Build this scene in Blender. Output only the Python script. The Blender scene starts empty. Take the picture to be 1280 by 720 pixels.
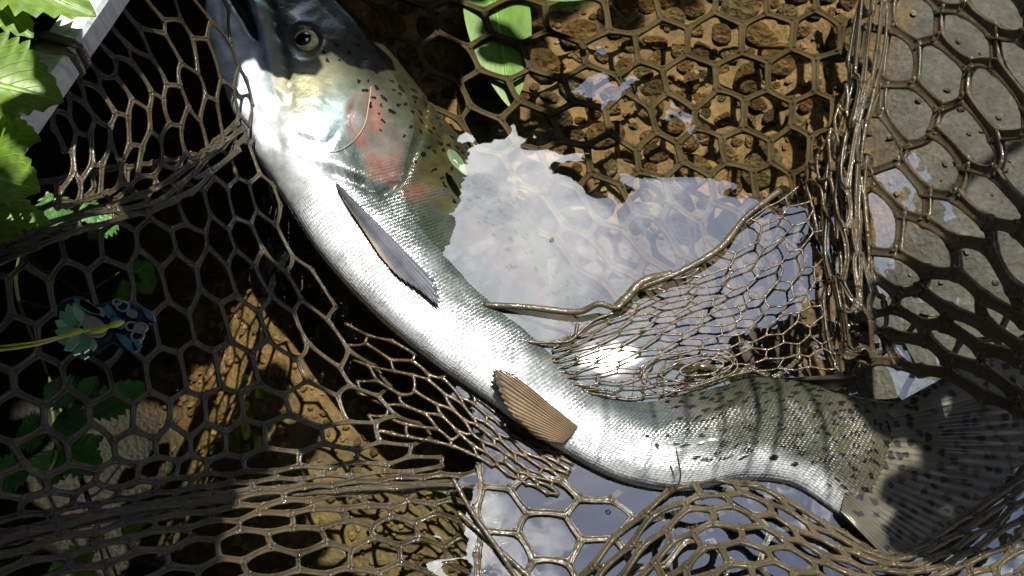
import bpy, math, random
import numpy as np
from mathutils import Vector, Matrix
random.seed(7); rng = np.random.default_rng(7)
R = math.radians
sc = bpy.context.scene
col = sc.collection

# ------------------------------------------------------------------ camera
TILT, DIST, HFOV = R(25), 0.60, R(56)
CT, ST = math.cos(TILT), math.sin(TILT)
CAM = np.array([0.0, -DIST * ST, DIST * CT])
TH = math.tan(HFOV / 2)
cam = bpy.data.cameras.new('camera'); camo = bpy.data.objects.new('camera', cam); col.objects.link(camo)
camo.location = CAM; camo.rotation_euler = (TILT, 0, 0)
cam.sensor_width = 36; cam.angle = HFOV; cam.clip_start = 0.01; cam.clip_end = 200
sc.camera = camo

def ray(px, py):
    x = (np.asarray(px, float) - 640) / 640 * TH
    y = -(np.asarray(py, float) - 360) / 640 * TH
    return np.stack([x, y * CT + ST, y * ST - CT], -1)
def P(px, py, z=0.0):
    """the world point at height z under a picture point (1280 x 720)"""
    d = ray(px, py); z = np.asarray(z, float)
    k = (z - CAM[2]) / d[..., 2]
    return CAM + d * k[..., None]
def proj(p):
    q = np.asarray(p, float) - CAM
    x = q[..., 0]; y = q[..., 1] * CT + q[..., 2] * ST; zz = -q[..., 1] * ST + q[..., 2] * CT
    return 640 + x / -zz / TH * 640, 360 - y / -zz / TH * 640
PX = 2 * TH * DIST / 1280          # metres per picture point at the middle

# ------------------------------------------------------------------ sun, sky, exposure
d = ray(770, 432); S = np.array([d[0], d[1], -d[2]]); S /= np.linalg.norm(S)   # the sun that glints on the pool
w = bpy.data.worlds.new('World'); sc.world = w; w.use_nodes = True
nt = w.node_tree; nt.nodes.clear()
def nd(nt, typ, **kw):
    n = nt.nodes.new(typ)
    for k, v in kw.items():
        if k.startswith('_'): setattr(n, k[1:], v)
        else: n.inputs[int(k[1:]) if k[0] == 'i' and k[1:].isdigit() else k].default_value = v
    return n
sky = nd(nt, 'ShaderNodeTexSky', _sky_type='NISHITA', _sun_disc=False)
sky.sun_elevation = math.asin(S[2]); sky.sun_rotation = math.atan2(S[0], S[1])
sky.dust_density = .6; sky.air_density = 1.2; sky.ozone_density = 3.5
tc = nd(nt, 'ShaderNodeTexCoord')
nz = nd(nt, 'ShaderNodeTexNoise', Scale=3.6, Detail=5.0, Roughness=0.55, Distortion=0.4)
mp = nd(nt, 'ShaderNodeMapping'); mp.inputs['Location'].default_value = (0.35, 0.9, 0.1)
rp = nd(nt, 'ShaderNodeValToRGB'); rp.color_ramp.elements[0].position = 0.50; rp.color_ramp.elements[1].position = 0.62
mx = nd(nt, 'ShaderNodeMix', _data_type='RGBA')
mx.inputs['B'].default_value = (17, 17, 17, 1)
bg = nd(nt, 'ShaderNodeBackground', Strength=0.15)
ow = nd(nt, 'ShaderNodeOutputWorld')
L = nt.links.new
L(tc.outputs['Generated'], mp.inputs['Vector']); L(mp.outputs[0], nz.inputs['Vector']); L(nz.outputs[0], rp.inputs[0])
L(rp.outputs[0], mx.inputs['Factor']); L(sky.outputs[0], mx.inputs['A']); L(mx.outputs['Result'], bg.inputs[0]); L(bg.outputs[0], ow.inputs[0])
sun = bpy.data.lights.new('sun', 'SUN'); sun.energy = 4.5; sun.angle = R(0.5); sun.color = (1, 0.95, 0.86)
so = bpy.data.objects.new('sun', sun); col.objects.link(so)
so.rotation_euler = Vector(S).to_track_quat('Z', 'Y').to_euler()
so.location = Vector(S) * 6
sc.view_settings.view_transform = 'Standard'; sc.view_settings.look = 'None'
sc.view_settings.exposure = 1.4; sc.view_settings.gamma = 1
sc.view_settings.use_curve_mapping = False
sc.render.engine = 'CYCLES'
sc.cycles.use_denoising = True; sc.cycles.max_bounces = 8; sc.cycles.transparent_max_bounces = 12
sc.cycles.sample_clamp_indirect = 3.0; sc.cycles.caustics_reflective = False; sc.cycles.caustics_refractive = False

# ------------------------------------------------------------------ helpers
def tag(o, label=None, cat=None, group=None, kind=None):
    for k, v in (('label', label), ('category', cat), ('group', group), ('kind', kind)):
        if v: o[k] = v
    return o
def empty(name, loc):
    o = bpy.data.objects.new(name, None); o.location = Vector(loc); col.objects.link(o); o.empty_display_size = .02
    return o
def mesh(name, V, F, mat=None, parent=None, smooth=True, cols=None, uv=None):
    V = np.asarray(V, float)
    off = np.array(parent_world(parent)) if parent else np.zeros(3)
    me = bpy.data.meshes.new(name)
    me.from_pydata((V - off).tolist(), [], [tuple(map(int, f)) for f in F])
    if smooth: me.polygons.foreach_set('use_smooth', [True] * len(me.polygons))
    if cols is not None:
        a = me.color_attributes.new('Col', 'FLOAT_COLOR', 'POINT')
        c4 = np.ones((len(V), 4), np.float32); c4[:, :np.asarray(cols).shape[1]] = cols
        a.data.foreach_set('color', c4.ravel())
    if uv is not None:
        l = me.uv_layers.new(name='UVMap')
        idx = np.zeros(len(me.loops), np.int32); me.loops.foreach_get('vertex_index', idx)
        l.data.foreach_set('uv', np.asarray(uv, np.float32)[idx].ravel())
    me.update()
    o = bpy.data.objects.new(name, me); col.objects.link(o)
    if mat: me.materials.append(mat)
    if parent: o.parent = parent
    return o
def parent_world(o):
    p = Vector((0, 0, 0))
    while o: p = p + o.location; o = o.parent
    return p
RIB = np.array([(1, 0), (.93, .5), (.74, .72), (.42, .5), (0, .38), (-.42, .5), (-.74, .72), (-.93, .5), (-1, 0), (-.72, -.55), (0, -.62), (.72, -.55)])
class MB:
    def __init__(s): s.V = []; s.F = []; s.n = 0; s.C = []
    def add(s, V, F, c=None):
        V = np.asarray(V, float); s.V.append(V); s.F += [tuple(i + s.n for i in f) for f in F]; s.n += len(V)
        if c is not None: s.C.append(np.tile(np.asarray(c, float), (len(V), 1)))
    def build(s, name, mat, parent=None, smooth=True):
        return mesh(name, np.concatenate(s.V), s.F, mat, parent, smooth, np.concatenate(s.C) if s.C else None)
    def tube(s, pts, rad, nrm=None, sides=8, flat=1.0, cap=True, prof=None):
        pts = np.asarray(pts, float); n = len(pts)
        rad = np.broadcast_to(np.asarray(rad, float), (n,))
        t = np.gradient(pts, axis=0); t /= np.linalg.norm(t, axis=1)[:, None] + 1e-12
        up = np.tile([0, 0.05, 1.0], (n, 1)) if nrm is None else np.asarray(nrm, float)
        sd = np.cross(t, up); sd /= np.linalg.norm(sd, axis=1)[:, None] + 1e-12
        nn = np.cross(sd, t)
        a = np.arange(sides) / sides * 2 * math.pi
        cx, cy = np.cos(a), np.sin(a) * flat
        if prof is not None: sides = len(prof); cx, cy = prof[:, 0], prof[:, 1] * flat / .7
        V = (pts[:, None] + (sd[:, None] * cx[None, :, None] + nn[:, None] * cy[None, :, None]) * rad[:, None, None]).reshape(-1, 3)
        F = [(i * sides + j, i * sides + (j + 1) % sides, (i + 1) * sides + (j + 1) % sides, (i + 1) * sides + j) for i in range(n - 1) for j in range(sides)]
        if cap: F += [tuple(range(sides))[::-1], tuple(range((n - 1) * sides, n * sides))]
        s.add(V, F)
def cr(vals, t):
    """Catmull-Rom through vals (n, k) at t in 0..n-1"""
    vals = np.asarray(vals, float); n = len(vals); t = np.clip(np.asarray(t, float), 0, n - 1 - 1e-9)
    i = np.floor(t).astype(int); f = (t - i)[..., None]
    def g(j):
        v = vals[np.clip(j, 0, n - 1)]
        lo = (j < 0)[..., None]; hi = (j > n - 1)[..., None]
        v = np.where(lo, 2 * vals[0] - vals[1], v)
        return np.where(hi, 2 * vals[-1] - vals[-2], v)
    p0, p1, p2, p3 = g(i - 1), g(i), g(i + 1), g(i + 2)
    return .5 * (2 * p1 + (p2 - p0) * f + (2 * p0 - 5 * p1 + 4 * p2 - p3) * f ** 2 + (3 * p1 - p0 - 3 * p2 + p3) * f ** 3)
def cr2(grid, a, b):
    grid = np.asarray(grid, float); nr = grid.shape[0]
    a = np.clip(np.asarray(a, float), 0, nr - 1 - 1e-9)
    rows = np.stack([cr(grid[r], b) for r in range(nr)])       # nr, m, k
    i = np.floor(a).astype(int); f = (a - i)[..., None]; m = np.arange(len(a))
    def g(j):
        v = rows[np.clip(j, 0, nr - 1), m]
        v = np.where((j < 0)[..., None], 2 * rows[0] - rows[1], v)
        return np.where((j > nr - 1)[..., None], 2 * rows[-1] - rows[-2], v)
    p0, p1, p2, p3 = g(i - 1), g(i), g(i + 1), g(i + 2)
    return .5 * (2 * p1 + (p2 - p0) * f + (2 * p0 - 5 * p1 + 4 * p2 - p3) * f ** 2 + (3 * p1 - p0 - 3 * p2 + p3) * f ** 3)
def inpoly(x, y, poly):
    x = np.asarray(x, float); y = np.asarray(y, float); r = np.zeros(x.shape, bool); n = len(poly)
    for i in range(n):
        x0, y0 = poly[i]; x1, y1 = poly[(i + 1) % n]
        c = (y0 > y) != (y1 > y)
        r ^= c & (x < (x1 - x0) * (y - y0) / (y1 - y0 + 1e-12) + x0)
    return r
def dpoly(x, y, line):
    """distance to an open polyline and the side-signed distance"""
    best = np.full(np.shape(x), 1e9); sg = np.zeros(np.shape(x))
    for (x0, y0), (x1, y1) in zip(line[:-1], line[1:]):
        dx, dy = x1 - x0, y1 - y0; t = np.clip(((x - x0) * dx + (y - y0) * dy) / (dx * dx + dy * dy), 0, 1)
        dd = np.hypot(x - x0 - t * dx, y - y0 - t * dy); s_ = np.sign(dx * (y - y0) - dy * (x - x0))
        sg = np.where(dd < best, s_, sg); best = np.minimum(best, dd)
    return best, best * sg
def sm(x, a, b):
    t = np.clip((np.asarray(x, float) - a) / (b - a), 0, 1); return t * t * (3 - 2 * t)
def vnoise(x, y, seed=0):
    x = np.asarray(x, float); y = np.asarray(y, float)
    xi = np.floor(x).astype(int); yi = np.floor(y).astype(int); fx = x - xi; fy = y - yi
    fx = fx * fx * (3 - 2 * fx); fy = fy * fy * (3 - 2 * fy)
    def h(a, b):
        k = np.sin(a * 127.1 + b * 311.7 + seed * 74.7) * 43758.5453; return k - np.floor(k)
    return (h(xi, yi) * (1 - fx) + h(xi + 1, yi) * fx) * (1 - fy) + (h(xi, yi + 1) * (1 - fx) + h(xi + 1, yi + 1) * fx) * fy

# ------------------------------------------------------------------ materials
def mat(name):
    m = bpy.data.materials.new(name); m.use_nodes = True; t = m.node_tree
    b = t.nodes['Principled BSDF']
    return m, t, b
def plain(name, c, rough=.5, metal=0, coat=0, bump=0, bscale=300, var=.25, vscale=60, spec=.5, coord='Object'):
    m, t, b = mat(name); L = t.links.new
    tc = nd(t, 'ShaderNodeTexCoord'); n1 = nd(t, 'ShaderNodeTexNoise', Scale=vscale, Detail=6.0)
    L(tc.outputs[coord], n1.inputs['Vector'])
    r = nd(t, 'ShaderNodeValToRGB'); L(n1.outputs[0], r.inputs[0])
    c = np.array(c); r.color_ramp.elements[0].position = .3; r.color_ramp.elements[1].position = .7
    r.color_ramp.elements[0].color = (*(c * (1 - var)), 1); r.color_ramp.elements[1].color = (*np.clip(c * (1 + var), 0, 1), 1)
    L(r.outputs[0], b.inputs['Base Color'])
    b.inputs['Roughness'].default_value = rough; b.inputs['Metallic'].default_value = metal
    b.inputs['Coat Weight'].default_value = coat; b.inputs['Coat Roughness'].default_value = .08; b.inputs['Specular IOR Level'].default_value = spec
    if bump:
        n2 = nd(t, 'ShaderNodeTexNoise', Scale=bscale, Detail=4.0); L(tc.outputs[coord], n2.inputs['Vector'])
        bp = nd(t, 'ShaderNodeBump', Strength=bump, Distance=.001); L(n2.outputs[0], bp.inputs['Height']); L(bp.outputs[0], b.inputs['Normal'])
    return m
def attr_mix(t, b, var=.3, scale=80):
    """colour attribute times a little noise"""
    L = t.links.new
    a = nd(t, 'ShaderNodeVertexColor', _layer_name='Col'); tc = nd(t, 'ShaderNodeTexCoord')
    n = nd(t, 'ShaderNodeTexNoise', Scale=scale, Detail=6.0, Roughness=.6); L(tc.outputs['Object'], n.inputs['Vector'])
    mr = nd(t, 'ShaderNodeMapRange'); mr.inputs[1].default_value = .3; mr.inputs[2].default_value = .7
    mr.inputs[3].default_value = 1 - var; mr.inputs[4].default_value = 1 + var
    L(n.outputs[0], mr.inputs[0])
    mm = nd(t, 'ShaderNodeMix', _data_type='RGBA', _blend_type='MULTIPLY'); mm.inputs['Factor'].default_value = 1
    L(a.outputs[0], mm.inputs['A']); L(mr.outputs[0], mm.inputs['B'])
    return mm.outputs['Result'], tc, n

def rubber(name, c, rough=.42):
    m, t, b = mat(name); L = t.links.new
    tc = nd(t, 'ShaderNodeTexCoord'); n = nd(t, 'ShaderNodeTexNoise', Scale=45, Detail=5.0); L(tc.outputs['Object'], n.inputs['Vector'])
    r = nd(t, 'ShaderNodeValToRGB'); L(n.outputs[0], r.inputs[0]); c = np.array(c)
    r.color_ramp.elements[0].position = .3; r.color_ramp.elements[1].position = .72
    r.color_ramp.elements[0].color = (*(c * .6), 1); r.color_ramp.elements[1].color = (*(c * 1.5), 1)
    L(r.outputs[0], b.inputs['Base Color'])
    n2 = nd(t, 'ShaderNodeTexNoise', Scale=420, Detail=3.0); L(tc.outputs['Object'], n2.inputs['Vector'])
    n3 = nd(t, 'ShaderNodeTexNoise', Scale=110, Detail=2.0); L(tc.outputs['Object'], n3.inputs['Vector'])
    ad = nd(t, 'ShaderNodeMath', _operation='ADD'); L(n2.outputs[0], ad.inputs[0]); L(n3.outputs[0], ad.inputs[1])
    bp = nd(t, 'ShaderNodeBump', Strength=.55, Distance=.0012); L(ad.outputs[0], bp.inputs['Height']); L(bp.outputs[0], b.inputs['Normal']); L(bp.outputs[0], b.inputs['Coat Normal'])
    mr = nd(t, 'ShaderNodeMapRange'); mr.inputs[3].default_value = rough * .6; mr.inputs[4].default_value = rough * 1.5
    L(n3.outputs[0], mr.inputs[0]); L(mr.outputs[0], b.inputs['Roughness'])
    b.inputs['Coat Weight'].default_value = .28; b.inputs['Coat Roughness'].default_value = .1; b.inputs['Specular IOR Level'].default_value = .25
    b.inputs['Subsurface Weight'].default_value = .25; b.inputs['Subsurface Scale'].default_value = .002
    return m
M = {}
M['rubber'] = rubber('wet_brown_rubber', (.038, .029, .0155))
M['rubber_sunken'] = rubber('sunken_brown_rubber', (.052, .038, .019), .7)
bn = M['rubber_sunken'].node_tree.nodes['Principled BSDF']; bn.inputs['Coat Weight'].default_value = 0; bn.inputs['Specular IOR Level'].default_value = .05
M['rubber_thin'] = rubber('wet_golden_rubber', (.042, .029, .012), .3)
M['wood'] = None
def leafmat(name, c, trans=.5, rough=.42, vein=.55):
    m, t, b = mat(name); L = t.links.new
    tc = nd(t, 'ShaderNodeTexCoord'); uvn = tc.outputs['UV']
    n = nd(t, 'ShaderNodeTexNoise', Scale=7, Detail=5.0); L(uvn, n.inputs['Vector'])
    r = nd(t, 'ShaderNodeValToRGB'); L(n.outputs[0], r.inputs[0]); c = np.array(c)
    r.color_ramp.elements[0].position = .3; r.color_ramp.elements[1].position = .75
    r.color_ramp.elements[0].color = (*(c * .65), 1); r.color_ramp.elements[1].color = (*(c * np.array([1.5, 1.25, 1.2])), 1)
    # pale veins: midrib and slanted side veins
    sx = nd(t, 'ShaderNodeSeparateXYZ'); L(uvn, sx.inputs[0])
    ab = nd(t, 'ShaderNodeMath', _operation='ABSOLUTE'); L(sx.outputs[1], ab.inputs[0])
    k = nd(t, 'ShaderNodeMath', _operation='MULTIPLY_ADD', i1=-1.1); L(ab.outputs[0], k.inputs[0]); L(sx.outputs[0], k.inputs[2])
    k2 = nd(t, 'ShaderNodeMath', _operation='MULTIPLY', i1=8.0); L(k.outputs[0], k2.inputs[0])
    fr = nd(t, 'ShaderNodeMath', _operation='PINGPONG', i1=.5); L(k2.outputs[0], fr.inputs[0])
    lt = nd(t, 'ShaderNodeMapRange'); lt.inputs[1].default_value = 0; lt.inputs[2].default_value = .07; lt.inputs[3].default_value = vein; lt.inputs[4].default_value = 0
    L(fr.outputs[0], lt.inputs[0])
    l2 = nd(t, 'ShaderNodeMapRange'); l2.inputs[1].default_value = 0.01; l2.inputs[2].default_value = .035; l2.inputs[3].default_value = .8; l2.inputs[4].default_value = 0
    L(ab.outputs[0], l2.inputs[0])
    mxm = nd(t, 'ShaderNodeMath', _operation='MAXIMUM'); L(lt.outputs[0], mxm.inputs[0]); L(l2.outputs[0], mxm.inputs[1])
    mm = nd(t, 'ShaderNodeMix', _data_type='RGBA'); mm.inputs['B'].default_value = (*(c * 1.9 + .01), 1)
    L(mxm.outputs[0], mm.inputs['Factor']); L(r.outputs[0], mm.inputs['A']); L(mm.outputs['Result'], b.inputs['Base Color'])
    bp = nd(t, 'ShaderNodeBump', Strength=.5, Distance=.0015); L(mxm.outputs[0], bp.inputs['Height']); bp.invert = True
    L(bp.outputs[0], b.inputs['Normal'])
    b.inputs['Roughness'].default_value = rough
    tr = nd(t, 'ShaderNodeBsdfTranslucent'); L(mm.outputs['Result'], tr.inputs[0])
    ms = nd(t, 'ShaderNodeMixShader', i0=trans); L(b.outputs[0], ms.inputs[1]); L(tr.outputs[0], ms.inputs[2])
    L(ms.outputs[0], t.nodes['Material Output'].inputs[0])
    return m
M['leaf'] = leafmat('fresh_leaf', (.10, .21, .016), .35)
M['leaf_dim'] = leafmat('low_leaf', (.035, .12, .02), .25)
M['leaf_float'] = leafmat('floating_leaf', (.085, .21, .022), .2, .3, .06)
M['canopy'] = leafmat('tree_leaf', (.035, .06, .015), .12)
M['bark'] = plain('bark', (.06, .045, .03), .9, bump=.6, bscale=40, vscale=12)

# water: clear, with a ripple that bends its reflection
def water_mat():
    m, t, b = mat('clear_stream_water'); L = t.links.new; t.nodes.remove(b)
    tc = nd(t, 'ShaderNodeTexCoord')
    n1 = nd(t, 'ShaderNodeTexNoise', Scale=9, Detail=2.0, Distortion=.6); L(tc.outputs['Object'], n1.inputs['Vector'])
    n2 = nd(t, 'ShaderNodeTexNoise', Scale=38, Detail=2.0); L(tc.outputs['Object'], n2.inputs['Vector'])
    k = nd(t, 'ShaderNodeMath', _operation='MULTIPLY_ADD', i1=.06); L(n2.outputs[0], k.inputs[0]); L(n1.outputs[0], k.inputs[2])
    bp = nd(t, 'ShaderNodeBump', Strength=.35, Distance=.006); L(k.outputs[0], bp.inputs['Height'])
    fr = nd(t, 'ShaderNodeFresnel', IOR=2.0); L(bp.outputs[0], fr.inputs['Normal'])
    gl = nd(t, 'ShaderNodeBsdfGlossy', Roughness=.015); L(bp.outputs[0], gl.inputs['Normal'])
    tr = nd(t, 'ShaderNodeBsdfTransparent', Color=(.93, .94, .88, 1))
    ms = nd(t, 'ShaderNodeMixShader'); L(fr.outputs[0], ms.inputs[0]); L(tr.outputs[0], ms.inputs[1]); L(gl.outputs[0], ms.inputs[2])
    L(ms.outputs[0], t.nodes['Material Output'].inputs[0])
    return m
M['water'] = water_mat()

def bed_mat(k=1.0):
    m, t, b = mat('wet_bed'); L = t.links.new
    c, tc, n = attr_mix(t, b, .45, 35 * k)
    v = nd(t, 'ShaderNodeTexVoronoi', Scale=260 * k); L(tc.outputs['Object'], v.inputs['Vector'])
    n2 = nd(t, 'ShaderNodeTexNoise', Scale=220 * k, Detail=6.0, Roughness=.7); L(tc.outputs['Object'], n2.inputs['Vector'])
    mr = nd(t, 'ShaderNodeMapRange'); mr.inputs[1].default_value = .25; mr.inputs[2].default_value = .75; mr.inputs[3].default_value = .5; mr.inputs[4].default_value = 1.5
    L(n2.outputs[0], mr.inputs[0])
    m2 = nd(t, 'ShaderNodeMix', _data_type='RGBA', _blend_type='MULTIPLY'); m2.inputs['Factor'].default_value = 1
    L(c, m2.inputs['A']); L(mr.outputs[0], m2.inputs['B'])
    # pale mineral grains
    v2 = nd(t, 'ShaderNodeTexVoronoi', Scale=330 * k); L(tc.outputs['Object'], v2.inputs['Vector'])
    sp = nd(t, 'ShaderNodeMapRange'); sp.inputs[1].default_value = .06; sp.inputs[2].default_value = .13; sp.inputs[3].default_value = 1; sp.inputs[4].default_value = 0
    L(v2.outputs['Distance'], sp.inputs[0])
    sxx = nd(t, 'ShaderNodeSeparateColor'); L(v2.outputs['Color'], sxx.inputs[0])
    gt = nd(t, 'ShaderNodeMath', _operation='GREATER_THAN', i1=.72); L(sxx.outputs[0], gt.inputs[0])
    mu = nd(t, 'ShaderNodeMath', _operation='MULTIPLY'); L(gt.outputs[0], mu.inputs[0]); L(sp.outputs[0], mu.inputs[1])
    m3 = nd(t, 'ShaderNodeMix', _data_type='RGBA', _blend_type='MIX'); L(mu.outputs[0], m3.inputs['Factor']); L(m2.outputs['Result'], m3.inputs['A'])
    sc3 = nd(t, 'ShaderNodeMix', _data_type='RGBA', _blend_type='MULTIPLY'); sc3.inputs['Factor'].default_value = 1; sc3.inputs['B'].default_value = (2.6, 2.5, 2.3, 1)
    L(m2.outputs['Result'], sc3.inputs['A']); L(sc3.outputs['Result'], m3.inputs['B'])
    L(m3.outputs['Result'], b.inputs['Base Color'])
    ad = nd(t, 'ShaderNodeMath', _operation='MULTIPLY_ADD', i1=.6); L(v.outputs['Distance'], ad.inputs[0]); L(n2.outputs[0], ad.inputs[2])
    bp = nd(t, 'ShaderNodeBump', Strength=.8, Distance=.0025); L(ad.outputs[0], bp.inputs['Height']); L(bp.outputs[0], b.inputs['Normal'])
    b.inputs['Roughness'].default_value = .55; b.inputs['Specular IOR Level'].default_value = .3
    return m
M['bed'] = bed_mat(); M['stone'] = bed_mat(.014)
for n_ in M['stone'].node_tree.nodes:
    if n_.type == 'BUMP': n_.inputs['Distance'].default_value = .14

# ------------------------------------------------------------------ stream bed, bank, water
def bed_z(x, y):
    z = -.115 + .055 * sm(x, .17, .34) - .075 * sm(-x, .13, .30)
    z = z + .012 * (vnoise(x * 9, y * 9, 3) - .5)
    z = z + .75 * sm(-x, .52, 1.1) + .35 * sm(x, 1.2, 2.4) + .4 * sm(y, 1.0, 2.2)
    return z
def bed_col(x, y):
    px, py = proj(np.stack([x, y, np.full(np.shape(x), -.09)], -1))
    brown = np.array([.125, .072, .024]); olive = np.array([.085, .06, .02]); grey = np.array([.058, .055, .050]); mud_shade = np.array([.010, .0075, .005]); slate = np.array([.085, .082, .088])
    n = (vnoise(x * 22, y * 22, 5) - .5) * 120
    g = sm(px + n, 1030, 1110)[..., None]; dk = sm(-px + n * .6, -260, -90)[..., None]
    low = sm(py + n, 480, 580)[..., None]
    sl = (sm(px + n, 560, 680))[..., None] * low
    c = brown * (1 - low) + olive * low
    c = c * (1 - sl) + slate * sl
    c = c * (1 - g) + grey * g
    pool = (sm(px + n * .5, 500, 600) * (1 - sm(px + n * .5, 980, 1060)) * sm(py + n * .5, 200, 270) * (1 - sm(py, 480, 560)))[..., None] * .8  # bed colour darkened here in place of shade below the mirrored sky
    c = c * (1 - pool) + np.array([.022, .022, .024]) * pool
    return c * (1 - dk) + mud_shade * dk  # bank-side mud, its colour darkened further as shade where sun leaks in
xs = np.unique(np.concatenate([np.linspace(-4, -.6, 24), np.linspace(-.6, .6, 150), np.linspace(.6, 4, 24)]))
ys = np.unique(np.concatenate([np.linspace(-4, -.5, 24), np.linspace(-.5, .6, 130), np.linspace(.6, 4, 24)]))
X, Y = np.meshgrid(xs, ys); nx, ny = len(xs), len(ys)
V = np.stack([X, Y, bed_z(X, Y)], -1).reshape(-1, 3)
F = [(j * nx + i, j * nx + i + 1, (j + 1) * nx + i + 1, (j + 1) * nx + i) for j in range(ny - 1) for i in range(nx - 1)]
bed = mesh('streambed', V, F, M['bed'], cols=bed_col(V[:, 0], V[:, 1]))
tag(bed, kind='structure')

def stone_mesh(name, seed, sub, col3, flat=.6):
    import bmesh
    bm = bmesh.new(); bmesh.ops.create_icosphere(bm, subdivisions=sub, radius=1)
    r = np.random.default_rng(seed); ks = r.normal(size=(5, 3)); ph = r.uniform(0, 6, 5)
    pl = r.normal(size=(7, 3)); pl /= np.linalg.norm(pl, axis=1)[:, None]; cut = r.uniform(.5, .85, 7)
    for v in bm.verts:
        p = np.array(v.co)
        for a, b_ in zip(pl, cut):
            e = p @ a - b_
            if e > 0: p = p - a * e * .85
        p = p * (1 + .12 * sum(math.sin(k @ p * 1.6 + f) for k, f in zip(ks, ph)) / 2)
        v.co = (p[0], p[1] * .82, p[2] * flat)
    me = bpy.data.meshes.new(name); bm.to_mesh(me); bm.free()
    me.polygons.foreach_set('use_smooth', [True] * len(me.polygons))
    a = me.color_attributes.new('Col', 'FLOAT_COLOR', 'POINT')
    a.data.foreach_set('color', np.tile([*col3, 1], (len(me.vertices), 1)).astype(np.float32).ravel())
    me.materials.append(M['stone'])
    return me
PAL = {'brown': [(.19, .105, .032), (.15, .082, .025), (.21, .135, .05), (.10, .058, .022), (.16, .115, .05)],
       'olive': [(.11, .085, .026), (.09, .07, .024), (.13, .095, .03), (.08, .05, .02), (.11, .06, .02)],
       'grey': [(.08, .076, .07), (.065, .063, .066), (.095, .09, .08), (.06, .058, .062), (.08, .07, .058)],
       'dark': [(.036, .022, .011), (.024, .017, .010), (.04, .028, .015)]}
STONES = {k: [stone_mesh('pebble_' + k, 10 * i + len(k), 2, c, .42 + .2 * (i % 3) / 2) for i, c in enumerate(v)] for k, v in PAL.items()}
placed = []
tries = 0
while len(placed) < 290 and tries < 60000:
    tries += 1
    if tries < 9000: px = random.uniform(470, 1080); py = random.uniform(-120, 270)
    elif tries < 18000: px = random.uniform(300, 900); py = random.uniform(480, 830)
    else: px = random.uniform(-120, 1400); py = random.uniform(-130, 850)
    s = random.choice([.010, .012, .014, .017, .020, .024]) if tries % 9000 < 4500 else random.choice([.005, .006, .008, .010])
    p = P(px, py, -.095)
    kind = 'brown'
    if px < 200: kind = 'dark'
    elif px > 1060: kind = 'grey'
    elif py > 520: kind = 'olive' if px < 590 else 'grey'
    elif (px < 480 and py < 420) or (230 < py < 480 and px < 1020): kind = 'dark'  # dark stones below the mirrored sky stand in for shade too
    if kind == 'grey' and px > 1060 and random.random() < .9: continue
    if any((p[0] - q[0]) ** 2 + (p[1] - q[1]) ** 2 < (.74 * (s + q[2])) ** 2 for q in placed): continue
    placed.append((p[0], p[1], s, kind))
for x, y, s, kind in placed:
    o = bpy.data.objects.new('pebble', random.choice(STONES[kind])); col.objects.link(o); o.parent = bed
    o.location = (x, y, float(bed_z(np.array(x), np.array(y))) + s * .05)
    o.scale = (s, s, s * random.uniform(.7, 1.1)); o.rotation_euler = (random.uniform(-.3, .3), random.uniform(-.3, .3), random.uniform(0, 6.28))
# grit between the pebbles
ico_v = None
g = MB(); import bmesh
bm = bmesh.new(); bmesh.ops.create_icosphere(bm, subdivisions=1, radius=1); iv = np.array([v.co[:] for v in bm.verts]); iF = [tuple(v.index for v in f.verts) for f in bm.faces]; bm.free()
for i in range(4200):
    px = random.uniform(150, 1400); py = random.uniform(-130, 850); p = P(px, py, -.095)
    if px > 1050 and random.random() < .8: continue
    if px < 1050 and py < 260 and random.random() < .45: continue
    s = random.uniform(.0012, .0042)
    a = random.uniform(0, 6.28); ca, sa = math.cos(a), math.sin(a)
    v = iv * (1 + rng.uniform(-.25, .25, (len(iv), 1))) * np.array([s, s * .75, s * .6])
    v = np.stack([v[:, 0] * ca - v[:, 1] * sa, v[:, 0] * sa + v[:, 1] * ca, v[:, 2]], -1) + [p[0], p[1], float(bed_z(p[0:1], p[1:2])[0]) + s * .3]
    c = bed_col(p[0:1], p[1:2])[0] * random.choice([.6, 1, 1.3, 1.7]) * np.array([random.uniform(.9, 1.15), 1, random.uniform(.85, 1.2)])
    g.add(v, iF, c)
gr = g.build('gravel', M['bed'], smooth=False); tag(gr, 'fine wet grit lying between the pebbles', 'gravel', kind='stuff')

xs = np.linspace(-.55, 1.4, 120); ys = np.linspace(-1.2, 1.2, 120)
X, Y = np.meshgrid(xs, ys); nx, ny = len(xs), len(ys)
V = np.stack([X, Y, np.zeros_like(X)], -1).reshape(-1, 3)
F = [(j * nx + i, j * nx + i + 1, (j + 1) * nx + i + 1, (j + 1) * nx + i) for j in range(ny - 1) for i in range(nx - 1)]
tag(mesh('water', V, F, M['water']), kind='structure')

# ------------------------------------------------------------------ the tree overhead, with the gap the pool mirrors
GAP = [(540, 190), (575, 165), (625, 150), (660, 165), (700, 200), (740, 228), (775, 238), (800, 232), (830, 212), (870, 208), (900, 230), (935, 262), (960, 300), (930, 480), (900, 900), (560, 900), (550, 560), (545, 470), (545, 400), (545, 300)]
CURL = [(705, 135), (740, 55), (765, -10), (845, -10), (890, 50), (885, 85), (890, 170), (820, 165), (785, 135), (755, 140)]
RIGHT = [(900, 240), (990, 245), (1060, 235), (1075, 0), (1090, -80), (1500, -80), (1500, 900), (880, 900)]
SUNLIT = [(240, 90), (350, 92), (385, 118), (430, 165), (490, 225), (550, 240), (590, 190), (690, 210), (760, 240), (860, 300), (990, 330), (1052, 400), (1040, 470), (930, 500), (905, 560), (950, 560), (985, 590), (985, 640), (930, 700), (820, 760), (600, 760), (480, 720), (420, 640), (470, 560), (350, 420), (245, 240)]
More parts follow.
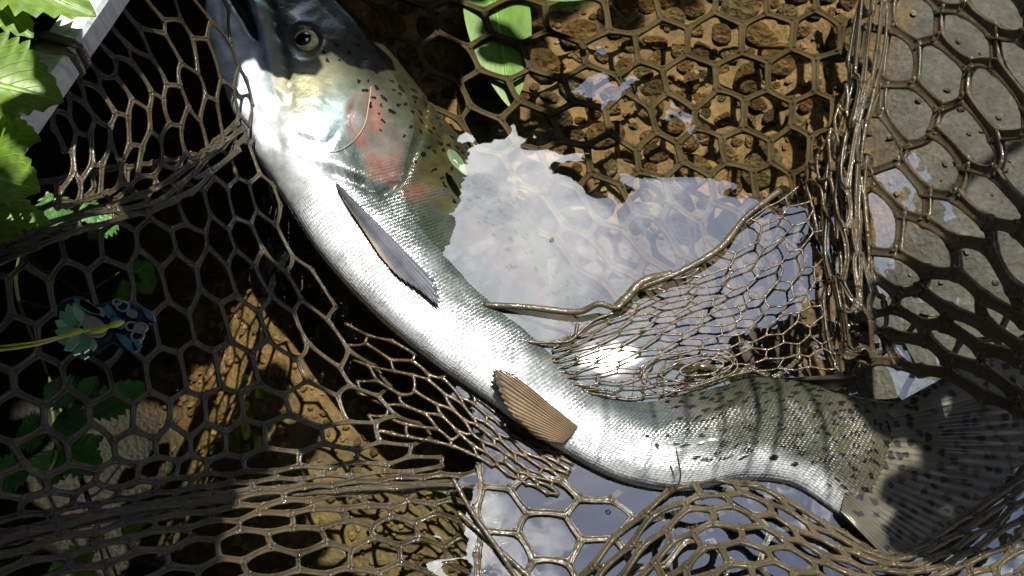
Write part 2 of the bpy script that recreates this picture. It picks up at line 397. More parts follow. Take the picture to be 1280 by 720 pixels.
SUNHIGH = [[(-300, -200), (240, -200), (225, 20), (150, 110), (110, 180), (100, 320), (-300, 320)]]
DAPPLE = [[(560, -80), (1080, -80), (1060, 250), (940, 270), (760, 240), (660, 180), (560, 160)], [(1060, -100), (1500, -100), (1500, 380), (1180, 500), (1060, 450)], [(1060, 780), (1500, 640), (1500, 900), (1000, 900)], [(380, 480), (620, 600), (620, 900), (290, 900), (310, 600), (350, 520)]]
def leaf_layer(p, gaps, dap=.9):
    """drop the leaves that would close a gap: the sky mirrored in the pool, the sun on the fish, the view"""
    n = len(p); f = CAM[2] / (p[:, 2] + CAM[2])
    qx, qy = proj(np.stack([p[:, 0] * f, CAM[1] + (p[:, 1] - CAM[1]) * f, np.zeros(n)], -1)); bad = np.zeros(n, bool)
    for pg in gaps: bad |= inpoly(qx, qy, pg)
    for z, pgs in ((.01, [SUNLIT]), (.19, SUNHIGH)):
        q = p - S * ((p[:, 2] - z) / S[2])[:, None]; qx, qy = proj(q)
        for pg in pgs: bad |= inpoly(qx, qy, pg)
    q = p - S * ((p[:, 2] + .05) / S[2])[:, None]; qx, qy = proj(q); lucky = rng.random(n) < dap
    for k_, pg in enumerate(DAPPLE): bad |= inpoly(qx, qy, pg) & (lucky if k_ == 0 else rng.random(n) < .72 if k_ == 3 else True)
    lowv = p[:, 2] < CAM[2] - .01
    vx, vy = proj(p); bad |= lowv & (vx > -500) & (vx < 1780) & (vy > -420) & (vy < 1100)
    bad |= np.linalg.norm(p - CAM, axis=1) < .3
    return p[~bad]
def leaf_cloud(name, p, parent, lo=.045, hi=.08):
    V = []; uvs = []; F = []; b0 = np.array([(0, 0), (.16, .27), (.16, -.27), (.5, .40), (.5, -.40), (.84, .27), (.84, -.27), (1, 0)])
    n = len(p); Lf = rng.uniform(lo, hi, n)[:, None]; a = rng.uniform(0, 6.28, n)
    ax = np.stack([np.cos(a), np.sin(a), rng.uniform(-.5, .2, n)], -1); ax /= np.linalg.norm(ax, axis=1)[:, None]
    sd = np.cross(ax, np.stack([rng.uniform(-.5, .5, n), rng.uniform(-.5, .5, n), np.ones(n)], -1)); sd /= np.linalg.norm(sd, axis=1)[:, None]
    for u, w_ in b0: V.append(p + ax * Lf * u + sd * Lf * w_ - np.array([0, 0, .2]) * Lf * u * u)
    V = np.stack(V, 1).reshape(-1, 3); uvs = np.tile(b0, (n, 1))
    for i in range(n): k = 8 * i; F += [(k, k + 2, k + 1), (k + 1, k + 2, k + 4, k + 3), (k + 3, k + 4, k + 6, k + 5), (k + 5, k + 6, k + 7)]
    mesh(name, V, F, M['canopy'], parent, uv=uvs)['kind'] = 'stuff'
def canopy():
    root = empty('overhanging_tree', (-1.6, 1.2, float(bed_z(np.array(-1.6), np.array(1.2))) - .02))
    N = 42000
    p = np.stack([rng.uniform(-2.6, 1.3, N), rng.uniform(-.9, 2.4, N), rng.uniform(1.1, 2.3, N)], -1)
    p = leaf_layer(p, [GAP, CURL, RIGHT]); p = p[vnoise(p[:, 0] * 3, p[:, 1] * 3 + p[:, 2] * 2, 9) > .1]
    leaf_cloud('crown', p, root)
    tr = MB()
    tr.tube([(-1.6, 1.2, .0), (-1.55, 1.2, .7), (-1.4, 1.1, 1.3), (-1.2, 1.0, 1.9)], [.11, .09, .07, .04], sides=12)
    tr.build('trunk', M['bark'], root)
    for a, b_ in (((-1.5, 1.17, 1.0), (-.9, .4, 1.5)), ((-1.4, 1.1, 1.3), (-.5, 1.2, 1.7)), ((-1.5, 1.17, 1.0), (-1.5, .1, 1.6)), ((-1.3, 1.05, 1.6), (-.1, 1.7, 1.8))):
        a, b_ = np.array(a), np.array(b_); lb = MB()
        lb.tube([a, a * .6 + b_ * .4 + [0, 0, .08], b_], [.035, .025, .008]); lb.build('limb', M['bark'], root)
    tag(root, 'leafy tree leaning over the stream from the bank beside the net', 'tree')
    # taller trees standing round the pool
    for k, (ang_, rad_, lab) in enumerate(((20, 2.6, 'tree on the far bank opposite the frame of the net'), (65, 3.0, 'tree upstream of the pool with a leaning trunk'), (115, 3.2, 'tree rising behind the leafy bank above the net'), (170, 2.7, 'tree on the bank behind the serrated shrub'), (235, 2.6, 'tree downstream on the bank side of the pool'), (285, 2.5, 'tree standing behind the lowest fold of the net'), (335, 2.7, 'tree downstream beyond the tail of the fish'))):
        cx, cy = rad_ * math.cos(R(ang_)), rad_ * math.sin(R(ang_)); N = 3400
        r_ = empty('bank_tree', (cx, cy, float(bed_z(np.array(cx), np.array(cy))) - .05))
        th_ = rng.uniform(0, 6.28, N); u_ = rng.uniform(-1, 1, N); rr_ = rng.uniform(.25, 1, N) ** .5
        p = np.stack([cx + 1.25 * rr_ * np.sqrt(1 - u_ ** 2) * np.cos(th_), cy + 1.25 * rr_ * np.sqrt(1 - u_ ** 2) * np.sin(th_), 1.75 + 1.55 * rr_ * u_], -1)
        p = p[(np.hypot(p[:, 0], p[:, 1]) > 1.25)]; leaf_cloud('crown', leaf_layer(p, [GAP]), r_, .12, .22)
        tb = MB(); tb.tube([(cx, cy, r_.location.z), (cx * .98, cy * .98 + .05, 1.0), (cx * .95, cy * .97, 2.6)], [.09, .07, .02], sides=10); tb.build('trunk', M['bark'], r_)
        tag(r_, lab, 'tree')
    # unseen low boughs of bushes, leaves placed to shade the net wall, the tail and the far pool
    for nm, x0, x1, y0, y1, z0, z1, N, base, tip, gaps, lab in (
            ('bank_bush', -.85, .12, -.35, .75, .26, .95, 19000, (-.95, .6, .25), (-.3, .35, .8), [GAP, CURL], 'dense bush on the bank reaching low over the mesh wall'),
            ('tail_shade_bush', .0, .6, -.05, .6, .45, .75, 2000, (1.3, .9, -.02), (.4, .4, .7), [GAP, CURL], 'unseen bush added across the pool to shade the tail of the fish')):  # made-up bush, leaves kept only where they shade the tail
        r_ = empty(nm, base); p = np.stack([rng.uniform(x0, x1, N), rng.uniform(y0, y1, N), rng.uniform(z0, z1, N)], -1)
        p = leaf_layer(p, gaps)
        if nm == 'tail_shade_bush':
            qx, qy = proj(p - S * (p[:, 2] / S[2])[:, None]); p = p[inpoly(qx, qy, [(985, 480), (1080, 470), (1310, 360), (1420, 560), (1200, 700), (1070, 720), (1030, 620), (990, 560)])]
        leaf_cloud('foliage', p, r_, .03, .055)
        a, b_ = np.array(base, float), np.array(tip, float); lb = MB()
        lb.tube([a, a * .5 + b_ * .5 + [0, 0, .12], b_], [.014, .010, .004]); lb.build('stem', M['bark'], r_)
        tag(r_, lab, 'bush')
        if nm == 'tail_shade_bush':          # unseen bare twigs added to throw shadow bars across the fish
            for x0_, y0_, x1_, y1_, wd in ((862, 490, 836, 606, 2.6), (902, 484, 884, 612, 2.2), (944, 474, 930, 590, 3.4), (818, 496, 802, 590, 1.8), (930, 520, 880, 500, 2.2), (975, 480, 955, 590, 3), (1000, 480, 1040, 600, 3), (760, 500, 740, 580, 1.5)):
                A = P(x0_, y0_ - 30, .01); B = P(x1_, y1_ + 20, .01); h0 = random.uniform(.40, .46)
                A = A + S / S[2] * h0; B = B + S / S[2] * (h0 - .02); tw = MB(); tw.tube([A, A * .5 + B * .5 + [.004, 0, .003], B], [wd * PX, wd * PX * .9, wd * PX * .6], sides=6); tw.build('shadow_twig', M['bark'], r_)
canopy()

# ------------------------------------------------------------------ the trout
ST_ = [  # belly px, back px, belly z, back z, half thickness
    ((292, -112), (300, -112), -.004, -.006, .003),
    ((268, -80), (335, -92), .000, -.008, .014),
    ((259, -40), (375, -50), .003, -.011, .020),
    ((258, 10), (412, -8), .006, -.015, .025),
    ((265, 62), (452, 30), .008, -.020, .028),
    ((287, 130), (502, 85), .010, -.026, .031),
    ((320, 195), (548, 145), .010, -.033, .033),
    ((357, 252), (597, 198), .004, -.046, .035),
    ((402, 320), (645, 248), -.001, -.061, .035),
    ((470, 394), (695, 296), -.003, -.071, .035),
    ((540, 452), (742, 350), -.003, -.071, .034),
    ((606, 498), (786, 402), .002, -.066, .031),
    ((682, 551), (838, 440), -.002, -.058, .028),
    ((770, 598), (892, 464), .000, -.027, .024),
    ((852, 613), (942, 470), .003, -.012, .020),
    ((925, 600), (1000, 478), .002, -.004, .016),
    ((990, 606), (1062, 494), .002, -.001, .012),
    ((1045, 640), (1112, 503), .002, .002, .008),
    ((1080, 662), (1138, 503), .003, .004, .003),
    ((1100, 664), (1158, 506), .003, .004, .0004)]
# the water reaches the flank at these picture points: lower the back of the section until it does
WL = {6: (530, 165), 7: (532, 222), 8: (545, 300), 9: (580, 366), 10: (624, 400), 11: (690, 442), 12: (745, 492), 13: (852, 488)}
ST_ = [list(x) for x in ST_]
for i, wpt in WL.items():
    Bp, Dp, zb, zd, th = ST_[i]; zb = max(zb, .004); W = P(*wpt, 0.)
    for _ in range(60):
        B3, D3 = P(*Bp, zb), P(*Dp, zd); h = (D3 - B3)[:2]; f_ = np.clip((W - B3)[:2] @ h / (h @ h), .02, .98)
        c_ = 2 * f_ - 1; z_ = zb * (1 - f_) + zd * f_ + th * (1 - c_ * c_) ** .46
        zd = min(max(zd - .4 * z_, -.10), -.008)
    ST_[i] = [Bp, Dp, zb, zd, th]
NS, NT = 420, 128
tt = np.linspace(0, len(ST_) - 1, NS)
raw = np.array([[*b, *d_, zb, zd, th] for b, d_, zb, zd, th in ST_], float)
st = cr(raw, tt)
Bw = P(st[:, 0], st[:, 1], st[:, 4]); Dw = P(st[:, 2], st[:, 3], st[:, 5])
ang = np.arange(NT) / NT * 2 * math.pi
Cc = (Bw + Dw) / 2; Hh = (Dw - Bw) / 2
ca = np.cos(ang); sa = np.sin(ang)
# a trout's section: fuller near the mid side, tapered at back and belly
sh = np.sign(sa) * np.abs(sa) ** .92
FV = Cc[:, None] + Hh[:, None] * ca[None, :, None] + np.array([0, 0, 1.0]) * (sh[None, :] * st[:, 6][:, None])[..., None]
vfrac = np.broadcast_to((1 + ca) / 2, (NS, NT))            # 0 belly .. 1 back
upper = np.broadcast_to(sa > -.02, (NS, NT))
sfr = np.broadcast_to((tt / tt[-1])[:, None], (NS, NT))
fx, fy = proj(FV)
# relief of the head, upper side
MOUTH = [(262, -60), (276, -20), (290, 5), (308, 35), (326, 62), (322, 30), (312, 0), (296, -40), (285, -70)]
LIP = [(308, -20), (322, 20), (333, 60), (341, 115)]
MAXR = [(338, 5), (344, 35), (354, 62), (359, 95), (363, 130), (355, 128), (342, 116)]
JAWL = [(272, -30), (278, 45), (300, 95), (330, 150), (352, 186)]
GILL = [(532, 128), (528, 160), (514, 195), (502, 228), (478, 240), (446, 226), (412, 212)]
PREO = [(452, 72), (447, 110), (430, 150), (408, 185), (372, 170)]
EYEC = (381, 52)
dz = np.zeros((NS, NT))
inm = inpoly(fx, fy, MOUTH); dm, _ = dpoly(fx, fy, MOUTH + MOUTH[:1])
dz -= np.where(inm, sm(dm, 0, 7) * .014, 0)
dl, _ = dpoly(fx, fy, LIP); dz += .0028 * np.exp(-(dl / 6) ** 2)
dm2, sg2 = dpoly(fx, fy, MAXR); dz -= .0022 * np.exp(-(dm2 / 2.6) ** 2); 
XP = [(316, 0), (338, 5), (344, 35), (354, 62), (359, 95), (363, 130), (352, 128), (342, 116), (333, 60)]
inx = inpoly(fx, fy, XP); dxp, _ = dpoly(fx, fy, XP + XP[:1]); inx = inx * sm(dxp, 0, 5); dz += .0014 * inx
dj, _ = dpoly(fx, fy, JAWL); dz -= .0016 * np.exp(-(dj / 3) ** 2)
dg, sg = dpoly(fx, fy, GILL)
dz += -.005 * np.exp(-(dg / 3.2) ** 2) + .0030 * np.exp(-((sg * -1 - 0) / 26) ** 2) * (sg > 0)
dp_, sp_ = dpoly(fx, fy, PREO); dz -= .0012 * np.exp(-(dp_ / 3) ** 2)
de = np.hypot((fx - EYEC[0]), (fy - EYEC[1])); dz += -.003 * np.exp(-(de / 17) ** 4) + .0007 * np.exp(-((de - 23) / 5) ** 2)
dz += .0012 * (vnoise(fx / 22, fy / 22, 4) - .5) * (sfr < .42)
dz = np.where(upper, dz, 0)
# gentle muscle waves along the flank
dz += np.where(upper, .0012 * (vnoise(fx / 34, fy / 34, 8) - .5) + .0005 * (vnoise(fx / 12, fy / 12, 18) - .5), 0)
FV[..., 2] += dz
# ---- pigment
def C3(*c): return np.array(c)
belly = C3(.36, .38, .39); flank = C3(.072, .092, .084); green = C3(.055, .068, .05); back = C3(.03, .034, .02)
v = vfrac + .10 * (vnoise(fx / 30, fy / 30, 11) - .5)
colr = belly * (1 - sm(v, .15, .36))[..., None] + flank * sm(v, .15, .36)[..., None]
k = sm(v, .46, .66)[..., None]; colr = colr * (1 - k) + green * k
k = sm(v, .70, .92)[..., None]; colr = colr * (1 - k) + back * k
pink = (np.exp(-((v - .58) / .08) ** 2) * (.15 + .3 * vnoise(fx / 45, fy / 25, 21)) * sm(fx, 480, 620) * (1 - sm(fx, 900, 1000)))[..., None]
colr = colr * (1 - pink) + C3(.22, .11, .13) * pink
# rear body olive, its colour darkened further to stand in for shade
k = (sm(fx, 790, 930) * sm(v, .02, .26 + .25 * (1 - sm(fx, 900, 1040))))[..., None] * .95; colr = colr * (1 - k) + C3(.026, .028, .018) * k
k = (sm(fx, 1010, 1090))[..., None] * .95; colr = colr * (1 - k) + C3(.042, .039, .026) * k
# head
hd = 1 - sm(sfr + .02 * (v - .5), .36, .40)
jaw = inpoly(fx, fy, [(230, -150), (276, -20), (290, 5), (326, 62), (340, 118), (352, 186), (330, 190), (250, 40)])
nj = vnoise(fx / 14, fy / 14, 31)
djw, _ = dpoly(fx, fy, [(276, -20), (290, 5), (326, 62), (340, 118), (352, 186), (330, 190)])
k = (jaw * sm(djw, 0, 14) * upper)[..., None] * .9; colr = colr * (1 - k) + (C3(.55, .61, .68) * (.6 + .6 * nj[..., None])) * k
k = (inm & upper)[..., None] * 1.0; colr = colr * (1 - k) + C3(.03, .028, .03) * k
k = (np.exp(-(dl / 6) ** 2) * upper)[..., None]; colr = colr * (1 - k) + C3(.30, .35, .42) * k
k = (inx * upper)[..., None] * .9; colr = colr * (1 - k) + C3(.16, .15, .11) * k
# dark crown and snout above the eye line
dcr, scr = dpoly(fx, fy, [(330, -60), (346, 20), (364, 58), (396, 76), (440, 92), (480, 118), (522, 168), (545, 212)])
k = (sm(-scr, -16, 14) * (hd > .02) * (sfr < .46) * upper)[..., None] * .95; colr = colr * (1 - k) + C3(.028, .027, .017) * k
cheek = np.exp(-(((fx - 385) / 34) ** 2 + ((fy - 105) / 34) ** 2))[..., None] * .75; colr = colr * (1 - cheek) + C3(.42, .40, .22) * cheek
teal = np.exp(-(((fx - 412) / 26) ** 2 + ((fy - 145) / 24) ** 2))[..., None] * .8; colr = colr * (1 - teal) + C3(.40, .55, .58) * teal
pk = inpoly(fx, fy, [(424, 132), (440, 110), (466, 102), (495, 145), (512, 176), (506, 222), (494, 240), (458, 232), (448, 190), (424, 182)]) & upper
dpk, _ = dpoly(fx, fy, [(424, 132), (440, 110), (466, 102), (495, 145), (512, 176), (506, 222), (494, 240), (458, 232), (448, 190), (424, 182), (424, 132)])
k = (pk * sm(dpk, 0, 12) * (.25 + .6 * sm(vnoise(fx / 18, fy / 30, 41), .2, .6)))[..., None]; colr = colr * (1 - k) + (C3(.125, .06, .048) * (.7 + .6 * vnoise(fx / 5, fy / 40, 71))[..., None]) * k
k = (np.exp(-(((fx - 520) / 16) ** 2 + ((fy - 238) / 12) ** 2)) * upper)[..., None] * .8; colr = colr * (1 - k) + C3(.24, .12, .095) * k
moss = sm(vnoise(fx / 16, fy / 16, 51) + .6 * np.exp(-(((fx - 548) / 30) ** 2 + ((fy - 225) / 75) ** 2)), .72, .98) * sm(fx, 500, 530) * (1 - sm(fx, 575, 600)) * sm(fy, 120, 150) * (1 - sm(fy, 270, 300)) * (1 - sm(-fx + fy * .6, -400, -375)) * upper
k = moss[..., None] * .85; colr = colr * (1 - k) + C3(.052, .045, .018) * k
colr = np.clip(colr, 0, 1)
alpha = np.clip(1.15 - v * 1.15, 0, 1) * (.45 + .55 * sm(v, .1, .36)) * (1 - .92 * sm(fx, 800, 930) * sm(v, .02, .2)) * (1 - .8 * moss) * (1 - .7 * pk) * (1 - .9 * np.maximum(inm, inx)) * (1 - .75 * jaw)    # how silvery
# spots: mostly back and tail
spot = np.clip(sm(v, .52, .75) * sm(sfr, .16, .36) + 1.4 * sm(fx, 800, 900) * sm(v, .05, .3), 0, 1.4)
U = np.cumsum(np.r_[0, np.linalg.norm(np.diff(Cc, axis=0), axis=1)])
Wd = np.linalg.norm(Hh, axis=1)
uvf = np.stack([np.broadcast_to(U[:, None], (NS, NT)), vfrac * Wd[:, None] * 2.6], -1)

def fish_mat(name, scales=True, body=True):
    m, t, b = mat(name); L = t.links.new
    a = nd(t, 'ShaderNodeVertexColor', _layer_name='Col'); s_ = nd(t, 'ShaderNodeAttribute', _attribute_name='Mask')
    tc = nd(t, 'ShaderNodeTexCoord'); sep = nd(t, 'ShaderNodeSeparateColor'); L(s_.outputs['Color'], sep.inputs[0])
    # spots
    wp = nd(t, 'ShaderNodeTexNoise', Scale=170, Detail=2.0); L(tc.outputs['UV'], wp.inputs['Vector'])
    wa = nd(t, 'ShaderNodeVectorMath', _operation='SCALE'); wa.inputs['Scale'].default_value = .0085 if body else .006
    sb = nd(t, 'ShaderNodeVectorMath', _operation='SUBTRACT'); sb.inputs[1].default_value = (.5, .5, .5)
    L(wp.outputs['Color'], sb.inputs[0]); L(sb.outputs[0], wa.inputs[0])
    ad = nd(t, 'ShaderNodeVectorMath', _operation='ADD'); L(tc.outputs['UV'], ad.inputs[0]); L(wa.outputs[0], ad.inputs[1])
    vo = nd(t, 'ShaderNodeTexVoronoi', Scale=140 if body else 125, _voronoi_dimensions='2D'); L(ad.outputs[0], vo.inputs['Vector'])
    sr = nd(t, 'ShaderNodeMapRange'); sr.inputs[1].default_value = .22; sr.inputs[2].default_value = .32; sr.inputs[3].default_value = 1; sr.inputs[4].default_value = 0
    L(vo.outputs['Distance'], sr.inputs[0])
    vc = nd(t, 'ShaderNodeSeparateColor'); L(vo.outputs['Color'], vc.inputs[0])
    lt = nd(t, 'ShaderNodeMath', _operation='LESS_THAN'); L(vc.outputs[0], lt.inputs[0]); L(sep.outputs[0], lt.inputs[1])
    mu = nd(t, 'ShaderNodeMath', _operation='MULTIPLY'); L(sr.outputs[0], mu.inputs[0]); L(lt.outputs[0], mu.inputs[1])
    # mottling
    nz = nd(t, 'ShaderNodeTexNoise', Scale=60, Detail=7.0, Roughness=.65); L(tc.outputs['Object'], nz.inputs['Vector'])
    mr = nd(t, 'ShaderNodeMapRange'); mr.inputs[1].default_value = .3; mr.inputs[2].default_value = .7; mr.inputs[3].default_value = .6; mr.inputs[4].default_value = 1.35; L(nz.outputs[0], mr.inputs[0])
    m1 = nd(t, 'ShaderNodeMix', _data_type='RGBA', _blend_type='MULTIPLY'); m1.inputs['Factor'].default_value = 1; L(a.outputs[0], m1.inputs['A']); L(mr.outputs[0], m1.inputs['B'])
    # scales in staggered rows
    sv = nd(t, 'ShaderNodeMapping'); sv.inputs['Scale'].default_value = (430, 560, 1); L(tc.outputs['UV'], sv.inputs[0])
    br = nd(t, 'ShaderNodeTexVoronoi', Scale=1.0, Randomness=.35, _voronoi_dimensions='2D'); L(sv.outputs[0], br.inputs['Vector'])
    m2 = nd(t, 'ShaderNodeMix', _data_type='RGBA'); m2.inputs['B'].default_value = (.006, .0055, .005, 1); L(m1.outputs['Result'], m2.inputs['A']); L(mu.outputs[0], m2.inputs['Factor'])
    if scales:
        scl = nd(t, 'ShaderNodeMapRange'); scl.inputs[1].default_value = .25; scl.inputs[2].default_value = .7; scl.inputs[3].default_value = 1.1; scl.inputs[4].default_value = .45
        L(br.outputs['Distance'], scl.inputs[0])
        m4 = nd(t, 'ShaderNodeMix', _data_type='RGBA', _blend_type='MULTIPLY'); L(sep.outputs[2], m4.inputs['Factor']); L(m2.outputs['Result'], m4.inputs['A']); L(scl.outputs[0], m4.inputs['B'])
        L(m4.outputs['Result'], b.inputs['Base Color'])
    else: L(m2.outputs['Result'], b.inputs['Base Color'])
    me = nd(t, 'ShaderNodeMath', _operation='MULTIPLY', i1=.8); L(sep.outputs[1], me.inputs[0]); L(me.outputs[0], b.inputs['Metallic'])
    n3 = nd(t, 'ShaderNodeTexNoise', Scale=130, Detail=4.0); L(tc.outputs['Object'], n3.inputs['Vector'])
    hs = nd(t, 'ShaderNodeMath', _operation='MULTIPLY_ADD'); 
    hm = nd(t, 'ShaderNodeMath', _operation='MULTIPLY', i1=-.7); L(sep.outputs[2], hm.inputs[0])
    L(br.outputs['Distance'], hs.inputs[0]); L(hm.outputs[0], hs.inputs[1]); L(n3.outputs[0], hs.inputs[2])
    bp = nd(t, 'ShaderNodeBump', Strength=.65, Distance=.001); L(hs.outputs[0], bp.inputs['Height']); L(bp.outputs[0], b.inputs['Normal'])
    b.inputs['Roughness'].default_value = .27; b.inputs['Specular IOR Level'].default_value = .3
    b.inputs['Coat Weight'].default_value = .4 if body else .12; b.inputs['Coat Roughness'].default_value = .07
    if not body: b.inputs['Roughness'].default_value = .5; b.inputs['Specular IOR Level'].default_value = .12
    else:
        c1 = nd(t, 'ShaderNodeMapRange'); c1.inputs[3].default_value = .06; c1.inputs[4].default_value = .45; L(sep.outputs[1], c1.inputs[0]); L(c1.outputs[0], b.inputs['Coat Weight'])
        c2 = nd(t, 'ShaderNodeMapRange'); c2.inputs[3].default_value = .12; c2.inputs[4].default_value = .32; L(sep.outputs[1], c2.inputs[0]); L(c2.outputs[0], b.inputs['Specular IOR Level'])
    return m
M['fish'] = fish_mat('trout_skin'); M['fin'] = fish_mat('trout_fin', False, False)
def add_mask(me, r, g_, b_):
    a = me.color_attributes.new('Mask', 'FLOAT_COLOR', 'POINT')
    z = np.ones((len(me.vertices), 4), np.float32); z[:, 0] = r; z[:, 1] = g_; z[:, 2] = b_
    a.data.foreach_set('color', z.ravel())
trout = empty('trout', (float(P(700, 450)[0]), float(P(700, 450)[1]), -.06))
tag(trout, 'silvery spotted trout with pink gill cover lying curved in the net', 'fish')
Vf = FV.reshape(-1, 3)
F = [(i * NT + j, (i + 1) * NT + j, (i + 1) * NT + (j + 1) % NT, i * NT + (j + 1) % NT) for i in range(NS - 1) for j in range(NT)]
F += [tuple(range(NT)), tuple(range((NS - 1) * NT, NS * NT))[::-1]]
body = mesh('body', Vf, F, M['fish'], trout, cols=colr.reshape(-1, 3), uv=uvf.reshape(-1, 2))
scl = sm(sfr, .36, .40) * (1 - moss) * (fx < 1150) * (.55 + .6 * vnoise(fx / 30, fy / 30, 61))
add_mask(body.data, (spot * .62).ravel(), alpha.ravel(), scl.ravel())
UPV = FV[:, :NT // 2 + 1].reshape(-1, 3); UPX, UPY = proj(UPV)
def fish_z(px, py):
    d2 = (UPX - px) ** 2 + (UPY - py) ** 2; k = np.argsort(d2)[:6]
    return float(np.average(UPV[k, 2], weights=1 / (d2[k] + .1)))
# eye
ez = fish_z(*EYEC); ec = P(*EYEC, ez)
def lathe(prof, c, axis, n=32):
    axis = np.array(axis, float); axis /= np.linalg.norm(axis)
    e1 = np.cross(axis, [0, 1, 0.1]); e1 /= np.linalg.norm(e1); e2 = np.cross(axis, e1)
    V = []; F = []
    for r, h in prof:
        for j in range(n):
            a = j / n * 2 * math.pi; V.append(np.array(c) + axis * h + (e1 * math.cos(a) + e2 * math.sin(a)) * r)
    for i in range(len(prof) - 1):
        for j in range(n): F.append((i * n + j, i * n + (j + 1) % n, (i + 1) * n + (j + 1) % n, (i + 1) * n + j))
    F.append(tuple(range((len(prof) - 1) * n, len(prof) * n)))
    return V, F
ax = np.array([-.12, -.05, 1])
er = 18.5 * PX
V, F = lathe([(er * 1.0, -.004), (er, .0005), (er * .93, .0018), (er * .8, .0028), (er * .62, .0034), (er * .6, .003)], ec, ax)
M['iris'] = plain('yellow_grey_iris', (.46, .38, .17), .4, coat=.25, var=.45, vscale=400)
M['pupil'] = plain('black_pupil', (.006, .006, .008), .08, coat=1, var=.1)
eye = mesh('eye', V, F, M['iris'], trout)
V, F = lathe([(er * .63, .0025), (er * .6, .0036), (er * .45, .0046), (er * .25, .0052), (er * .06, .0054)], ec, ax)
mesh('pupil', V, F, M['pupil'], eye)

# fins: fan of rays between a root line and an outer edge
def fin(name, root, edge, zr, ze, colf, nray=16, thick=.0011, nu=24, maskf=None, ray_amp=.0006, wave=.0, matl=None, wz=None):
    nv = nray * 6
    rt = cr(np.array(root, float), np.linspace(0, len(root) - 1, nv)); ed = cr(np.array(edge, float), np.linspace(0, len(edge) - 1, nv))
    zr_ = np.interp(np.linspace(0, 1, nv), np.linspace(0, 1, len(np.atleast_1d(zr))), np.atleast_1d(zr)) if np.size(zr) > 1 else np.full(nv, float(zr))
    ze_ = np.interp(np.linspace(0, 1, nv), np.linspace(0, 1, np.size(ze)), np.atleast_1d(ze)) if np.size(ze) > 1 else np.full(nv, float(ze))
    u = np.linspace(0, 1, nu)[:, None]
    jag = 1 - .035 * np.abs(np.sin(np.arange(nv) / 6 * math.pi)) * 1.0 - .02 * vnoise(np.arange(nv) / 9.0, np.zeros(nv), 3)
    uu = u * jag[None, :]
    px = rt[None, :, 0] * (1 - uu) + ed[None, :, 0] * uu; py = rt[None, :, 1] * (1 - uu) + ed[None, :, 1] * uu
    z = zr_[None] * (1 - uu) + ze_[None] * uu + wave * np.sin(uu * 3 + np.linspace(0, 7, nv)[None]) * uu
    base = P(px, py, z)
    ridge = np.cos(np.arange(nv) / 6 * 2 * math.pi)[None] * ray_amp * (.4 + .6 * (1 - u))
    th = thick * (1 - .75 * u) * np.ones((1, nv))
    top = base.copy(); top[..., 2] += th / 2 + ridge; bot = base.copy(); bot[..., 2] -= th / 2
    V = np.concatenate([top.reshape(-1, 3), bot.reshape(-1, 3)]); n = nu * nv
    F = []
    for i in range(nu - 1):
        for j in range(nv - 1):
            a = i * nv + j; F.append((a, a + nv, a + nv + 1, a + 1)); F.append((n + a, n + a + 1, n + a + nv + 1, n + a + nv))
    for i in range(nu - 1):
        for j in (0, nv - 1):
            a = i * nv + j; f = (a, n + a, n + a + nv, a + nv); F.append(f if j == 0 else f[::-1])
    for j in range(nv - 1):
        a = (nu - 1) * nv + j; F.append((a, n + a, n + a + 1, a + 1))
    vv = np.broadcast_to(np.linspace(0, 1, nv)[None], (nu, nv)); rayn = np.cos(np.arange(nv) / 6 * 2 * math.pi)[None] * .5 + .5
    c = colf(u * np.ones((1, nv)), vv, rayn * np.ones((nu, 1)))
    c = np.concatenate([c.reshape(-1, 3)] * 2)
    uvx = np.stack([base[..., 0], base[..., 1]], -1).reshape(-1, 2)
    o = mesh(name, V, F, matl or M['fin'], trout, cols=np.clip(c, 0, 1), uv=np.concatenate([uvx] * 2))
    mk = (maskf(u * np.ones((1, nv)), vv) if maskf else np.zeros((nu, nv))).ravel()
    add_mask(o.data, np.concatenate([mk] * 2), .0, 0)
    return o
def mixc(a, b_, k): k = np.asarray(k)[..., None]; return np.array(a) * (1 - k) + np.array(b_) * k
# tail
fin('tail_fin', [(1118, 506), (1092, 530), (1072, 570), (1056, 610), (1050, 640)], [(1352, 378), (1345, 450), (1300, 560), (1215, 645), (1150, 686), (1108, 699)],
    .0055, [.014, .010, .008, .008, .010], lambda u, v_, r: mixc((.055, .051, .034), (.030, .028, .019), np.clip(.3 * (1 - r) + .6 * sm(v_, .45, .9), 0, 1)) * (1 + .5 * (np.abs(v_ - .12) < .12))[..., None],
    nray=34, thick=.004, nu=34, maskf=lambda u, v_: 1.0 * (1 - sm(v_, .8, .98) * .6), ray_amp=.00022, wave=.002)
# pectoral
zp = fish_z(425, 236)
fin('pectoral_fin', [(420, 228), (421, 236), (426, 244)], [(545, 352), (552, 384), (526, 366), (500, 348), (478, 324)], zp + .001, [fish_z(535, 345) + .006, fish_z(545, 378) + .005, fish_z(512, 362) + .003, fish_z(488, 345) + .002],
    lambda u, v_, r: mixc((.075, .08, .10), (.30, .25, .19), sm(v_, .6, .9)) * (.55 + .6 * r)[..., None], nray=14, thick=.002, ray_amp=.0003)
# pelvic
zv = fish_z(705, 548)
fin('pelvic_fin', [(722, 534), (714, 545), (704, 554)], [(640, 466), (614, 461), (622, 490), (640, 520), (668, 548)], zv + .002, [fish_z(650, 475) + .008, fish_z(632, 475) + .010, fish_z(640, 495) + .008, fish_z(655, 522) + .008, fish_z(680, 545) + .006],
    lambda u, v_, r: mixc((.15, .105, .06), (.022, .015, .010), np.clip((1 - r) * 1.0 + 1.0 * (u > .87) * (v_ > .25) * ((v_ * 13) % 1 < .55), 0, 1)), nray=15, thick=.0022, ray_amp=.00035, wave=.002)
